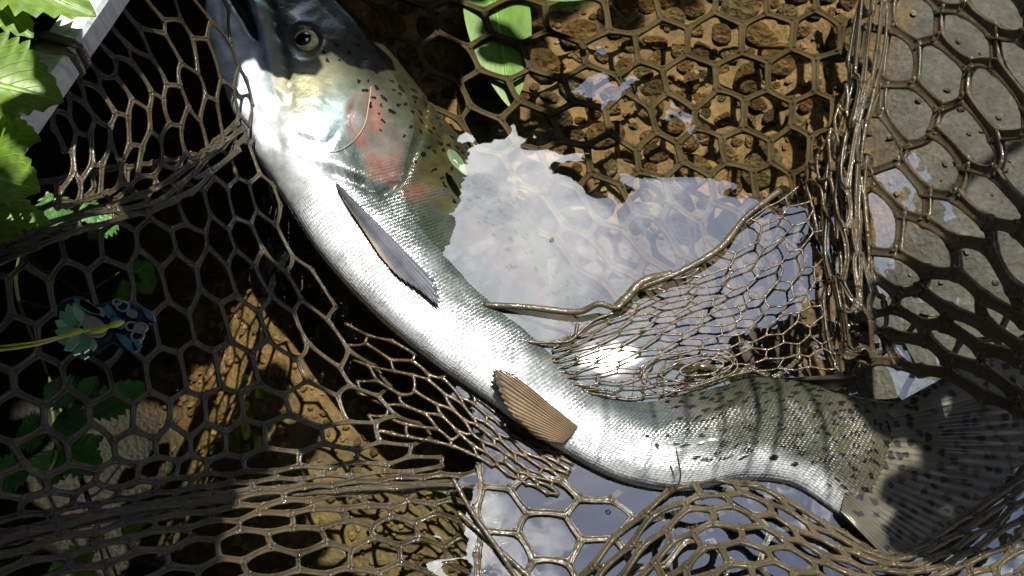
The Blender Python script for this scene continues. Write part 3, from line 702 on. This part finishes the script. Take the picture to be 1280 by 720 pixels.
# dark beads down the edge of the pelvic fin
for k in range(9):
    t_ = k / 8; q = cr(np.array([(616, 464), (622, 490), (640, 518), (664, 543)], float), np.array([t_ * 3]))[0]
# adipose, anal, and the dorsal under the water
fin('adipose_fin', [(940, 472), (975, 478), (1010, 484)], [(1010, 474), (1066, 468), (1072, 478), (1046, 490)], -.003, [.004, .016, .006], lambda u, v_, r: np.ones(u.shape + (3,)) * np.array([.009, .008, .006]), nray=4, thick=.004, ray_amp=.0001)
fin('anal_fin', [(836, 608), (850, 612), (866, 612)], [(836, 640), (856, 668), (868, 684), (882, 676), (880, 640)], .0, [-.008, -.012, -.008], lambda u, v_, r: mixc((.07, .06, .04), (.02, .018, .014), 1 - r), nray=9, thick=.002)
fin('dorsal_fin', [(728, 335), (760, 370), (790, 405)], [(748, 322), (795, 365), (815, 408)], -.066, [-.064, -.062, -.064], lambda u, v_, r: mixc((.03, .03, .02), (.02, .02, .014), 1 - r), nray=10, thick=.002, ray_amp=.0002)

pts = np.array([(464, 108), (461, 130), (456, 155), (444, 174), (426, 187), (408, 190)], float); q = cr(pts, np.linspace(0, 5, 40))
mb = MB(); mb.tube(P(q[:, 0], q[:, 1], np.array([fish_z(a, b_) for a, b_ in q]) + .0008), .55 * PX, None, 6)
tag(mb.build('thread', plain('pale_thread', (.28, .22, .15), .5)), 'fine pale thread curled over the pink gill cover', 'thread')
# ------------------------------------------------------------------ the landing net
net = empty('landing_net', (float(P(40, 130, .17)[0]), float(P(40, 130, .17)[1]), .17))
tag(net, 'brown rubber mesh landing net on a pale weathered frame', 'landing net')
bm = bmesh.new(); bmesh.ops.create_icosphere(bm, subdivisions=2, radius=1); iv2 = np.array([v.co[:] for v in bm.verts]); iF2 = [tuple(v.index for v in f.verts) for f in bm.faces]; bm.free()
def net_panel(name, grid, nu, nv, r, label=None, transpose=False, flat=.7, jit=.06, m='rubber', node=.75, seg=7, seed=1, skip=0.0, sides=8):
    """a honeycomb of moulded strands hung through a grid of (px, py, z, strand scale)"""
    g = np.array([[(*c, 1.0) if len(c) == 3 else c for c in row] for row in grid], float)
    if transpose: g = np.swapaxes(g, 0, 1)
    nr, nc = g.shape[:2]; rg = np.random.default_rng(seed)
    def at(x, y):
        e = cr2(g, np.asarray(y) / nv * (nr - 1), np.asarray(x) / nu * (nc - 1))
        return P(e[:, 0], e[:, 1], e[:, 2]), e[:, 3]
    nodes = {}
    K = int(2 * nu)
    for j in range(int(nv) + 1):
        for k in range(K + 1):
            y = j + (1 / 6 if (k + j) % 2 else -1 / 6)
            wx = .28 * (float(vnoise(k / 4.3, j / 2.1, seed)) - .5); wy = .28 * (float(vnoise(k / 4.3, j / 2.1, seed + 40)) - .5)
            nodes[(k, j)] = (np.clip(k / 2 + wx + rg.normal() * jit * .5, 0, nu), np.clip(y + wy + rg.normal() * jit, 0, nv))
    E = []
    for (k, j) in nodes:
        if (k + 1, j) in nodes: E.append(((k, j), (k + 1, j)))
        if (k + j) % 2 and (k, j + 1) in nodes: E.append(((k, j), (k, j + 1)))
    mb = MB(); done = {}
    t = np.array([0, .06, .13, .22, .36, .5, .64, .78, .87, .94, 1])
    for a, b_ in E:
        if skip and rg.random() < skip: continue
        (xa, ya), (xb, yb) = nodes[a], nodes[b_]
        bow = np.sin(math.pi * t) * rg.normal() * jit * .5; ex, ey = xb - xa, yb - ya
        x = np.clip(xa + ex * t - ey * bow, 0, nu); y = np.clip(ya + ey * t + ex * bow, 0, nv)
        p, rs = at(x, y); e = .05
        pu, _ = at(np.clip(x + e, 0, nu), y); pu0, _ = at(np.clip(x - e, 0, nu), y)
        pv, _ = at(x, np.clip(y + e, 0, nv)); pv0, _ = at(x, np.clip(y - e, 0, nv))
        n = np.cross(pu - pu0, pv - pv0); n /= np.linalg.norm(n, axis=1)[:, None] + 1e-12
        n[n[:, 2] < 0] *= -1
        if np.linalg.norm(p[-1] - p[0]) < 1e-4: continue
        rad = r * PX * rs * (1 + node * np.exp(-np.minimum(t, 1 - t) / .11)) * np.where((t == 0) | (t == 1), .85, 1) * (1 + .05 * rg.normal())
        mb.tube(p, rad, n, sides, flat, prof=RIB if r > 2.5 else None)
        for e_ in (0, -1):
            key = (a, b_)[e_]
            if key not in done: done[key] = (p[e_], n[e_], rad[e_])
    for c, n, rr in done.values():
        e1 = np.cross(n, [1, .2, 0]); e1 /= np.linalg.norm(e1); e2 = np.cross(n, e1)
        mb.add(c + (iv2[:, :1] * e1 + iv2[:, 1:2] * e2) * rr * .93 + iv2[:, 2:] * n * rr * flat * (.62 if r > 2.5 else .8), iF2)
    o = mb.build(name, M[m], net)
    if label: o['label'] = label
    return o
# submerged floor of the bag, upper middle
net_panel('mesh_floor', [
    [(395, -60, -.05, .8), (560, -45, -.045), (750, -52, -.04), (930, -66, -.03), (1085, -70, .0, 1.1)],
    [(430, 60, -.05, .8), (580, 62, -.045), (760, 48, -.04), (930, 38, -.03), (1080, 40, .0, 1.1)],
    [(520, 170, -.05, .8), (630, 165, -.045), (785, 150, -.04), (930, 142, -.03), (1068, 140, .0, .9)],
    [(610, 290, -.065, .8), (700, 275, -.055), (820, 258, -.045), (950, 250, -.03), (1058, 250, .0, .8)],
    [(700, 400, -.08, .8), (790, 395, -.065), (880, 380, -.06), (970, 365, -.045), (1052, 360, -.004, .8)]], 10, 9, 4.6, jit=.05, seed=2, flat=.8, m='rubber_sunken')
# wall towards the bank
net_panel('mesh_wall', [
    [(-40, 240, .15, 1.1), (110, 215, .12), (230, 195, .075), (320, 170, .02, .8)],
    [(-40, 330, .15, 1.1), (120, 310, .11), (260, 300, .06), (370, 300, .005, .8)],
    [(-40, 470, .145, 1.2), (150, 455, .10), (300, 450, .05), (470, 460, -.006, .8)],
    [(-40, 590, .14, 1.2), (160, 575, .09), (320, 560, .045), (540, 545, -.006, .8)],
    [(-40, 665, .13, 1.2), (160, 628, .085), (320, 606, .045), (560, 590, -.004, .8)],
    [(-40, 690, .13, 1.2), (160, 645, .09), (320, 622, .05), (575, 606, .0, .9)]], 10, 13, 2.9, seed=3, jit=.07)
# gathered part near the frame
net_panel('mesh_wall', [
    [(40, 120, .158, 1), (88, 55, .158), (140, -10, .156), (205, -110, .14)],
    [(80, 190, .14), (150, 140, .13), (225, 90, .10), (290, 20, .06)],
    [(70, 262, .14, 1), (160, 232, .115), (250, 196, .075), (322, 150, .02)]], 10, 4, 2.6, seed=4, flat=.6, jit=.1)
# fold along the ridge
net_panel('mesh_fold', [
    [(-30, 318, .155), (90, 268, .13), (200, 232, .095), (300, 150, .04)],
    [(-30, 340, .155), (95, 290, .13), (215, 255, .09), (318, 175, .03)]], 6, 2, 3.0, seed=5, flat=.6, jit=.3)
# lower fold, bottom left
net_panel('mesh_wall', [
    [(-40, 682, .135, 1.2), (150, 640, .095), (320, 616, .055), (470, 598, .018), (600, 590, -.005, .9)],
    [(-40, 745, .14, 1.2), (170, 690, .095), (335, 662, .05), (490, 650, .008), (625, 650, -.015, .9)],
    [(-40, 840, .14, 1.2), (190, 780, .09), (350, 750, .04), (510, 740, .0), (655, 745, -.03, .9)]], 10, 6, 3.1, seed=6, jit=.07)
# floor in the shallow part, lower middle and under the tail
net_panel('mesh_floor', [
    [(600, 530, -.03), (600, 570, -.004), (595, 650, .002), (600, 760, .0)],
    [(740, 530, -.04), (740, 590, -.004), (745, 660, .002), (750, 780, .0)],
    [(880, 490, -.045), (880, 580, -.035), (880, 660, -.004), (890, 780, -.004)],
    [(1020, 410, -.03), (1020, 520, -.03), (1020, 640, -.012), (1030, 760, -.01)],
    [(1170, 395, -.006), (1165, 500, -.015), (1170, 600, -.02), (1170, 740, -.02)],
    [(1320, 380, .0), (1320, 480, -.01), (1320, 580, -.02), (1320, 720, -.02)]], 5, 12, 3.7, seed=7)
# wall rising at the lower right
net_panel('mesh_wall', [
    [(700, 745, .0), (828, 616, .006), (930, 603, .008), (1030, 652, .006), (1115, 692, .008), (1200, 650, .012), (1310, 572, .015)],
    [(755, 760, .03), (858, 662, .03), (955, 655, .03), (1050, 695, .025), (1140, 712, .025), (1230, 675, .03), (1330, 602, .03)],
    [(815, 800, .06), (888, 722, .06), (976, 718, .055), (1070, 740, .045), (1165, 742, .045), (1255, 708, .05), (1350, 645, .05)],
    [(860, 860, .09), (925, 800, .09), (1010, 790, .08), (1095, 800, .07), (1190, 795, .065), (1290, 760, .07), (1370, 700, .07)]], 11, 8, 3.7, seed=8, flat=.6, jit=.08)
# wall rising on the right
net_panel('mesh_wall', [
    [(1085, -140, .02, .8), (1190, -100, .08), (1320, -20, .16)],
    [(1085, -10, .02, .8), (1195, 40, .08), (1325, 110, .15)],
    [(1070, 120, .02, .7), (1190, 178, .07), (1320, 255, .14)],
    [(1062, 255, .012, .6), (1180, 305, .06), (1320, 390, .12)],
    [(1055, 360, .008, .6), (1175, 395, .045), (1320, 470, .10)],
    [(1045, 445, .0, .6), (1175, 470, .03), (1320, 540, .07)]], 3.5, 12, 7.0, seed=9, flat=.6, jit=.1)
# the gathered seam between floor and right wall
net_panel('mesh_fold', [
    [(1078, -30, .02), (1100, -30, .045), (1128, -30, .03)],
    [(1058, 90, .015), (1082, 90, .045), (1108, 90, .03)],
    [(1036, 200, .01), (1062, 190, .04), (1085, 190, .025)],
    [(1028, 300, .005), (1058, 290, .03), (1085, 290, .02)],
    [(1030, 400, .004), (1065, 385, .025), (1105, 370, .02)],
    [(1045, 480, .0), (1080, 455, .012), (1125, 430, .01)]], 4, 7, 2.9, seed=10, flat=.7, jit=.42)
net_panel('mesh_fold', [
    [(1000, 215, .0), (1030, 180, .02), (1060, 100, .03)],
    [(1015, 260, .0), (1045, 230, .025), (1075, 160, .03)],
    [(1030, 340, .002), (1060, 310, .02), (1080, 240, .03)],
    [(1040, 440, .002), (1065, 400, .015), (1090, 340, .02)]], 5, 4, 2.2, seed=11, jit=.3, m='rubber_thin')
# drawn-out thin mesh floating at the surface
net_panel('mesh_film', [
    [(690, 428, .002), (762, 392, .003), (800, 362, .005), (866, 338, .005), (930, 280, .005), (1000, 232, .006)],
    [(692, 444, .002), (780, 408, .004), (848, 380, .006), (918, 352, .006), (980, 312, .006), (1026, 276, .006)],
    [(694, 460, .002), (782, 436, .004), (858, 412, .006), (930, 398, .007), (990, 376, .006), (1040, 350, .005)],
    [(704, 478, .002), (782, 470, .004), (860, 446, .005), (930, 434, .006), (990, 420, .005), (1042, 412, .004)],
    [(744, 494, .002), (792, 497, .003), (862, 486, .004), (930, 466, .004), (990, 463, .004), (1044, 462, .004)]], 8, 10, 1.15, seed=12, m='rubber_thin', jit=.1, flat=.8)
net_panel('mesh_film', [
    [(420, 400, -.003), (520, 440, .001), (590, 492, .001), (650, 538, .001), (716, 580, .001)],
    [(440, 470, -.003), (540, 500, .002), (600, 537, .002), (650, 568, .002), (705, 600, .002)],
    [(470, 540, .0), (560, 556, .002), (612, 580, .002), (652, 602, .002), (694, 622, .002)]], 7, 6, 1.9, seed=13, m='rubber_thin', jit=.12)
def strand(pts, r, m='rubber', name='strand', flat=.8):
    a = np.array(pts, float); q = cr(a, np.linspace(0, len(a) - 1, 10 * len(a)))
    mb = MB(); mb.tube(P(q[:, 0], q[:, 1], q[:, 2]), r * PX * (1 + .25 * (vnoise(np.arange(len(q)) / 5, np.zeros(len(q)), r) - .5)), None, 8, flat)
    return mb.build(name, M[m], net)
strand([(604, 381, .002), (660, 384, .004), (720, 390, .005), (748, 380, .009), (772, 384, .007), (795, 362, .007), (850, 340, .007), (900, 310, .007), (932, 272, .006), (975, 238, .004)], 4.2)
strand([(768, 386, .005), (784, 372, .007), (804, 352, .008), (840, 342, .006)], 6)
strand([(560, 362, .003), (585, 372, .003), (610, 395, .003), (650, 424, .003), (690, 428, .003), (716, 424, .003), (722, 405, .004)], 2.2, 'rubber_thin')
strand([(716, 424, .003), (740, 402, .004), (770, 390, .005)], 2.0, 'rubber_thin')
for k, (rx, ry, rr) in enumerate([(58, 24, 1.0), (42, 17, 1.0), (25, 10, 1.3)]):  # rings modelled for the lens-like ripple in the film
    a = np.linspace(0, 2 * math.pi, 40); mb = MB()
    mb.tube(P(884 + (k - 3) * 7 + rx * np.cos(a) * (1 + .10 * np.sin(2 * a + k)), 461 - k * .6 + ry * np.sin(a) * (1 + .12 * np.cos(3 * a + k * 2)) - rx * np.cos(a) * .16, .005 + k * .0005), rr * PX, None, 8, .8, cap=False); mb.build('strand', M['rubber_thin'], net)
strand([(868, 461, .005), (880, 458, .008), (893, 461, .005)], 4.5, 'rubber_thin')
strand([(566, 598, .012), (590, 640, .010), (625, 690, .008), (650, 730, .006)], 2.6)
strand([(572, 640, .006), (600, 665, .006), (660, 720, .004), (690, 750, .004)], 2.6)
strand([(845, 560, .030), (850, 600, .018), (830, 625, .008)], 1.0, 'rubber_thin')

# frame: a squared weathered bar, and the loops that tie the mesh to it
def frame_mat():
    m, t, b = mat('weathered_pale_paint'); L = t.links.new
    tc = nd(t, 'ShaderNodeTexCoord'); mp = nd(t, 'ShaderNodeMapping'); mp.inputs['Rotation'].default_value = (0, 0, R(-55)); mp.inputs['Scale'].default_value = (1, 3.5, 1)
    L(tc.outputs['Object'], mp.inputs[0])
    n = nd(t, 'ShaderNodeTexNoise', Scale=50, Detail=8.0, Roughness=.65, Distortion=.8); L(mp.outputs[0], n.inputs['Vector'])
    r = nd(t, 'ShaderNodeValToRGB'); L(n.outputs[0], r.inputs[0]); e = r.color_ramp.elements
    e[0].position = .30; e[0].color = (.10, .10, .105, 1); e[1].position = .48; e[1].color = (.42, .44, .47, 1)
    x = e.new(.36); x.color = (.30, .32, .35, 1); x = e.new(.7); x.color = (.58, .59, .61, 1)
    L(r.outputs[0], b.inputs['Base Color'])
    bp = nd(t, 'ShaderNodeBump', Strength=.6, Distance=.0015); L(n.outputs[0], bp.inputs['Height']); L(bp.outputs[0], b.inputs['Normal'])
    b.inputs['Roughness'].default_value = .6
    return m
M['frame'] = frame_mat()
def bar(name, a, b_, wpx, hgt, m, parent, n=30):
    A = P(*a); B = P(*b_); t = B - A; Lg = np.linalg.norm(t); t /= Lg; sd = np.cross(t, [0, 0, 1]); sd /= np.linalg.norm(sd); up = np.cross(sd, t)
    wv = wpx * PX * .8 / 2; h = hgt / 2; c = .15
    prof = [(wv, -h * (1 - c)), (wv, h * (1 - 2 * c)), (wv * (1 - c), h), (-wv * (1 - c), h), (-wv, h * (1 - 2 * c)), (-wv, -h * (1 - c)), (-wv * (1 - c), -h), (wv * (1 - c), -h)]
    V = []
    for i in range(n):
        for j, (x, y) in enumerate(prof):
            e = 1 + .03 * (vnoise(np.array(i / 3.), np.array(j * 7.), 2) - .5)
            V.append(A + t * Lg * i / (n - 1) + sd * x * e + up * y * e)
    k = len(prof); F = [(i * k + j, i * k + (j + 1) % k, (i + 1) * k + (j + 1) % k, (i + 1) * k + j) for i in range(n - 1) for j in range(k)]
    F += [tuple(range(k))[::-1], tuple(range((n - 1) * k, n * k))]
    return mesh(name, V, F, m, parent, smooth=False)
frame = bar('frame', (-60, 268, .17), (172, -66, .17), 41, .016, M['frame'], net)
for (c0, wv) in (((79, 64), 12), ((73, 76), 9)):
    a = np.linspace(0, 2 * math.pi, 30); A = P(*c0, .17); tdir = P(172, -66, .17) - P(-60, 268, .17); tdir /= np.linalg.norm(tdir); sd = np.cross(tdir, [0, 0, 1])
    hw = 41 * PX * .8 / 2 + .0012
    pts = A + np.sign(np.cos(a))[:, None] * np.abs(np.cos(a))[:, None] ** .5 * sd * hw + (np.sign(np.sin(a)) * np.abs(np.sin(a)) ** .5)[:, None] * np.array([0, 0, 1]) * .0098 + tdir * (.002 * np.cos(a))[:, None]
    mb = MB(); mb.tube(pts, wv * PX * .45, np.tile(np.cross(tdir, [1, .3, .2]), (30, 1)), 8, .8, cap=False); mb.build('tie_loop', M['rubber'], net)

# ------------------------------------------------------------------ leaves
def leaf_mesh(base, tip, width, z0, z1, teeth=9, serr=.18, mats='leaf', name='leaf', parent=None, fold=.25, droop=.0, shape=0, roll=0.0, n=54):
    A = P(*base, z0); B = P(*tip, z1); ax = B - A; Lg = np.linalg.norm(ax); ax /= Lg
    sd = np.cross([math.sin(roll), 0, math.cos(roll)], ax); sd /= np.linalg.norm(sd); up = np.cross(ax, sd)
    t = np.linspace(0, 1, n)
    w0 = (np.sin(math.pi * t ** .75) ** .8 if shape == 0 else np.sin(math.pi * t ** .9) ** .75) * width * PX / 2
    saw = (t * teeth) % 1.0
    wv = w0 * (1 - serr * (1 - saw) * 1.0) if serr else w0
    big = 1 - .12 * np.abs(np.sin(t * teeth / 3 * math.pi)) if serr else 1
    wv = wv * big
    cols_ = [-1, -.66, -.33, 0, .33, .66, 1]; V = []; uv = []
    for i in range(n):
        for c in cols_:
            ww = wv[i] if abs(c) == 1 else w0[i] * .86
            cor = .02 * math.sin((t[i] - abs(c) * .12) * teeth * 2 * math.pi) * abs(c) * width * PX * .5
            V.append(A + ax * Lg * (t[i] + (.05 if serr else 0) * abs(c) * (1 - t[i]) * 1.0) + sd * c * ww + up * (abs(c) * fold * w0[i] + cor - droop * Lg * t[i] ** 2))
            uv.append((t[i], c * .5))
    k = len(cols_); F = [(i * k + j, i * k + j + 1, (i + 1) * k + j + 1, (i + 1) * k + j) for i in range(n - 1) for j in range(k - 1)]
    return mesh(name, V, F, M[mats], parent, uv=uv)
def stem(pts, r, m, parent, name='stem'):
    a = np.array(pts, float); q = cr(a, np.linspace(0, len(a) - 1, 8 * len(a))); mb = MB()
    mb.tube(P(q[:, 0], q[:, 1], q[:, 2]), r * PX, None, 7); return mb.build(name, m, parent)
M['stem'] = plain('green_stem', (.10, .12, .03), .5)
M['shadow_twig'] = plain('brown_twig', (.07, .045, .03), .7)
sh_ = empty('bank_shrub', P(-150, 150, .02)); tag(sh_, 'bright green serrated leaves hanging over the pale net frame', 'shrub')
for b_, t_, wd, z0, z1, ro in [((-60, -60), (118, 14), 92, .215, .20, -.15), ((-40, -30), (40, 44), 60, .21, .20, .1), ((-70, 92), (78, 122), 108, .215, .205, .1), ((-20, 80), (26, 55), 40, .21, .21, .2),
                               ((-50, 168), (50, 172), 66, .19, .185, .2), ((-60, 205), (48, 236), 92, .205, .20, -.2), ((-40, 262), (62, 276), 50, .17, .165, .1), ((-60, 290), (30, 292), 40, .16, .155, .0)]:
    leaf_mesh(b_, t_, wd, z0, z1, parent=sh_, roll=ro, teeth=10, serr=.26, droop=.06)
stem([(-150, 150, .02), (-110, 150, .15), (-60, 120, .21), (-40, 60, .21), (-55, -50, .215)], 3, M['stem'], sh_)
stem([(-60, 120, .205), (-60, 210, .2), (-60, 290, .16)], 3, M['stem'], sh_)
lo = empty('low_plant', P(60, 470, -.02)); tag(lo, 'dim green leafy plant growing below the mesh wall beside the charm', 'plant')
for b_, t_, wd, z0, z1, ro in [((96, 500), (55, 482), 40, .05, .055, .2), ((106, 500), (122, 470), 28, .05, .055, 0), ((60, 540), (20, 545), 46, .03, .03, 0), ((70, 520), (110, 540), 44, .035, .035, .2), ((75, 560), (130, 590), 46, .03, .03, .1),
                               ((70, 560), (60, 610), 50, .025, .02, 0), ((40, 590), (-20, 600), 44, .03, .03, 0), ((60, 585), (130, 545), 40, .02, .02, .2), ((110, 520), (190, 480), 44, .02, .02, 0), ((60, 240), (78, 290), 40, .06, .05, .2), ((100, 250), (120, 280), 30, .05, .05, 0),
                               ((150, 270), (110, 300), 40, .03, .03, 0)]:
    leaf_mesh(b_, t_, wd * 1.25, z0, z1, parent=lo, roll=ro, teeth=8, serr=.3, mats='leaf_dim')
stem([(60, 470, -.10), (80, 520, .0), (90, 500, .05)], 2, M['stem'], lo); stem([(60, 470, -.10), (70, 560, .02), (60, 590, .025)], 2, M['stem'], lo)
stem([(60, 470, -.10), (20, 350, .02), (60, 240, .055)], 2, M['stem'], lo)
l2 = empty('low_plant', P(120, 690, -.1)); tag(l2, 'small yellowish green sprig under the lowest fold of mesh', 'plant')
for b_, t_, wd in [((150, 664), (182, 654), 26), ((130, 672), (108, 678), 28), ((120, 690), (60, 715), 36), ((95, 700), (118, 720), 30)]:
    leaf_mesh(b_, t_, wd, .05, .055, parent=l2, teeth=7, serr=.3, mats='leaf')
stem([(120, 690, -.11), (125, 680, .0), (130, 672, .05)], 1.6, M['stem'], l2)
fl = leaf_mesh((606, -80), (640, 136), 104, -.047, -.05, parent=None, teeth=0, serr=0, mats='leaf_float', name='sunken_leaf', fold=.10, shape=1)
tag(fl, 'smooth bright green leaf under the mesh floor beside brown stones', 'leaf')
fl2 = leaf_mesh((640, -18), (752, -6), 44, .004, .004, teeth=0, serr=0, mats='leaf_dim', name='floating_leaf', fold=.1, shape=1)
tag(fl2, 'dark green leaf blade floating above the mesh, its edge showing', 'leaf')
fl3 = leaf_mesh((560, 186), (584, 220), 15, -.004, -.004, teeth=0, serr=0, mats='leaf_dim', name='leaf_scrap', fold=.1, n=14)
tag(fl3, 'small dark green leaf scrap in the water against the back of the fish', 'leaf')

# grass stem across the charm
gs = empty('grass_stem', P(-20, 440, .16)); tag(gs, 'thin yellow green grass stem with three seed heads crossing the charm', 'grass')
M['grass'] = plain('yellow_green_grass', (.26, .27, .025), .5)
stem([(-30, 441, .16), (40, 432, .158), (90, 418, .156), (130, 408, .156), (152, 405, .156)], 1.3, M['grass'], gs)
stem([(-30, 436, .16), (40, 428, .159), (80, 419, .157)], .9, M['grass'], gs)
for a, b_ in (((80, 419), (104, 412)), ((112, 415), (136, 410)), ((133, 408), (156, 402))):
    A = P(*a, .157); B = P(*b_, .1575); t = np.linspace(0, 1, 9); mb = MB(); mb.tube(A + (B - A) * t[:, None], np.sin(math.pi * (t * .94 + .03)) ** .8 * 3.6 * PX, None, 8, .7); mb.build('seed_head', M['grass'], gs)

# ------------------------------------------------------------------ the enamel charm clipped on the mesh
charm = empty('enamel_charm', P(130, 410, .14)); tag(charm, 'green and teal enamel charm with grey rings resting on the mesh wall', 'charm')
EN = {k: plain('enamel_' + k, c, .22, coat=.6, var=.12, vscale=200) for k, c in dict(green=(.085, .22, .11), pale=(.20, .32, .21), teal=(.03, .13, .14), navy=(.012, .018, .035), blue=(.04, .10, .16), grey=(.15, .15, .14), beige=(.17, .165, .125)).items()}
def plate(name, poly, z, h, m, smooth_n=0):
    a = np.array(poly, float)
    if smooth_n:
        b2 = np.vstack([a[-1], a, a[0], a[1]]); a = np.concatenate([cr(b2, np.linspace(1 + i, 2 + i, smooth_n, endpoint=False)) for i in range(len(poly))])
    n = len(a); top = P(a[:, 0], a[:, 1], z + h); bot = P(a[:, 0], a[:, 1], z)
    c = top.mean(0); ins = c + (top - c) * .93; ins[:, 2] += .0005
    V = np.concatenate([bot, top, ins]); F = [tuple(range(n))[::-1], tuple(range(2 * n, 3 * n))]
    for i in range(n):
        j = (i + 1) % n; F += [(i, j, n + j, n + i), (n + i, n + j, 2 * n + j, 2 * n + i)]
    return mesh(name, V, F, m, charm, smooth=False)
zc = .142
def rot(pts, c, s=1.0, a=0):
    return [(c[0] + s * (x * math.cos(a) - y * math.sin(a)), c[1] + s * (x * math.sin(a) + y * math.cos(a))) for x, y in pts]
plate('backing', [(80, 374), (100, 370), (118, 380), (140, 376), (160, 378), (190, 392), (194, 402), (180, 415), (176, 436), (160, 440), (140, 430), (122, 444), (100, 440), (84, 428), (74, 404), (72, 386)], zc, .003, EN['navy'], 4)
fan_c = (104, 410)
for i in range(11):
    a = R(62 + i * 21.5); r0 = 34 if i > 1 else 30
    L_ = [(4, -4.6), (16, -8.2), (r0 - 4, -6), (r0, 2.5), (r0 - 8, 6.5), (16, 7), (4, 4)]
    plate('petal', rot([(x * 1.0, y * .85) for x, y in L_], fan_c, 1.08, a), zc + .003 + .0003 * (i % 2), .0014, EN['green' if i % 3 else 'pale'])
plate('centre_plate', [(104, 400), (114, 394), (128, 402), (134, 414), (126, 422), (110, 420), (104, 412)], zc + .0046, .0016, EN['beige'], 3)
for pl, m in (([(92, 374), (102, 374), (122, 386), (120, 394), (104, 388)], 'teal'), ([(104, 374), (126, 388), (122, 394), (100, 382)], 'blue'), ([(134, 380), (142, 388), (146, 396), (136, 398), (130, 388)], 'teal'),
              ([(140, 394), (156, 402), (152, 412), (140, 406)], 'blue'), ([(144, 416), (158, 420), (172, 434), (168, 442), (152, 430)], 'blue'), ([(122, 384), (132, 388), (130, 396), (122, 392)], 'beige'), ([(160, 386), (172, 390), (168, 398), (158, 394)], 'grey'), ([(178, 386), (190, 390), (194, 402), (184, 398)], 'blue'), ([(166, 424), (176, 428), (174, 440), (166, 436)], 'teal')):
    plate('inlay', pl, zc + .0047, .0015, EN[m], 3)
for cx, cy, rx in ((153, 383, 8), (146, 378, 5), (164, 408, 7), (176, 410, 8), (172, 420, 8)):
    a = np.linspace(0, 2 * math.pi, 26); mb = MB(); mb.tube(P(cx + rx * np.cos(a), cy + rx * .75 * np.sin(a), zc + .0062), 1.1 * PX, None, 8, 1, cap=False); mb.build('ring', EN['grey'], charm)
plate('lens', [(176 + 6 * math.cos(x), 410 + 4.6 * math.sin(x)) for x in np.linspace(0, 6.283, 16, endpoint=False)], zc + .0052, .001, EN['beige'])
plate('clip', [(92, 432), (104, 440), (112, 446), (106, 450), (92, 444), (88, 438)], zc - .002, .003, EN['grey'])

# ------------------------------------------------------------------ bubbles held at the edges of the water film
def bubble_mat():
    m, t, b = mat('bubble_film'); L = t.links.new; t.nodes.remove(b)
    fr = nd(t, 'ShaderNodeFresnel', IOR=1.9); gl = nd(t, 'ShaderNodeBsdfGlossy', Roughness=.02); tr = nd(t, 'ShaderNodeBsdfTransparent'); ms = nd(t, 'ShaderNodeMixShader')
    L(fr.outputs[0], ms.inputs[0]); L(tr.outputs[0], ms.inputs[1]); L(gl.outputs[0], ms.inputs[2]); L(ms.outputs[0], t.nodes['Material Output'].inputs[0])
    return m
M['bubble'] = bubble_mat()
for bx_, by_, br_ in ((587, 371, 4), (566, 362, 3), (1004, 300, 4), (1020, 452, 6), (808, 22, 4), (748, 38, 3), (690, 300, 3), (1110, 340, 4), (672, 610, 3), (760, 640, 3)):
    V, F = lathe([(br_ * PX * math.cos(e), br_ * PX * math.sin(e) + .0003) for e in np.linspace(0, 1.45, 7)], P(bx_, by_, 0), (0, 0, 1), 16)
    tag(mesh('bubble', V, F, M['bubble']), 'tiny clear bubble floating on the pool', 'bubble', 'bubbles on the water')
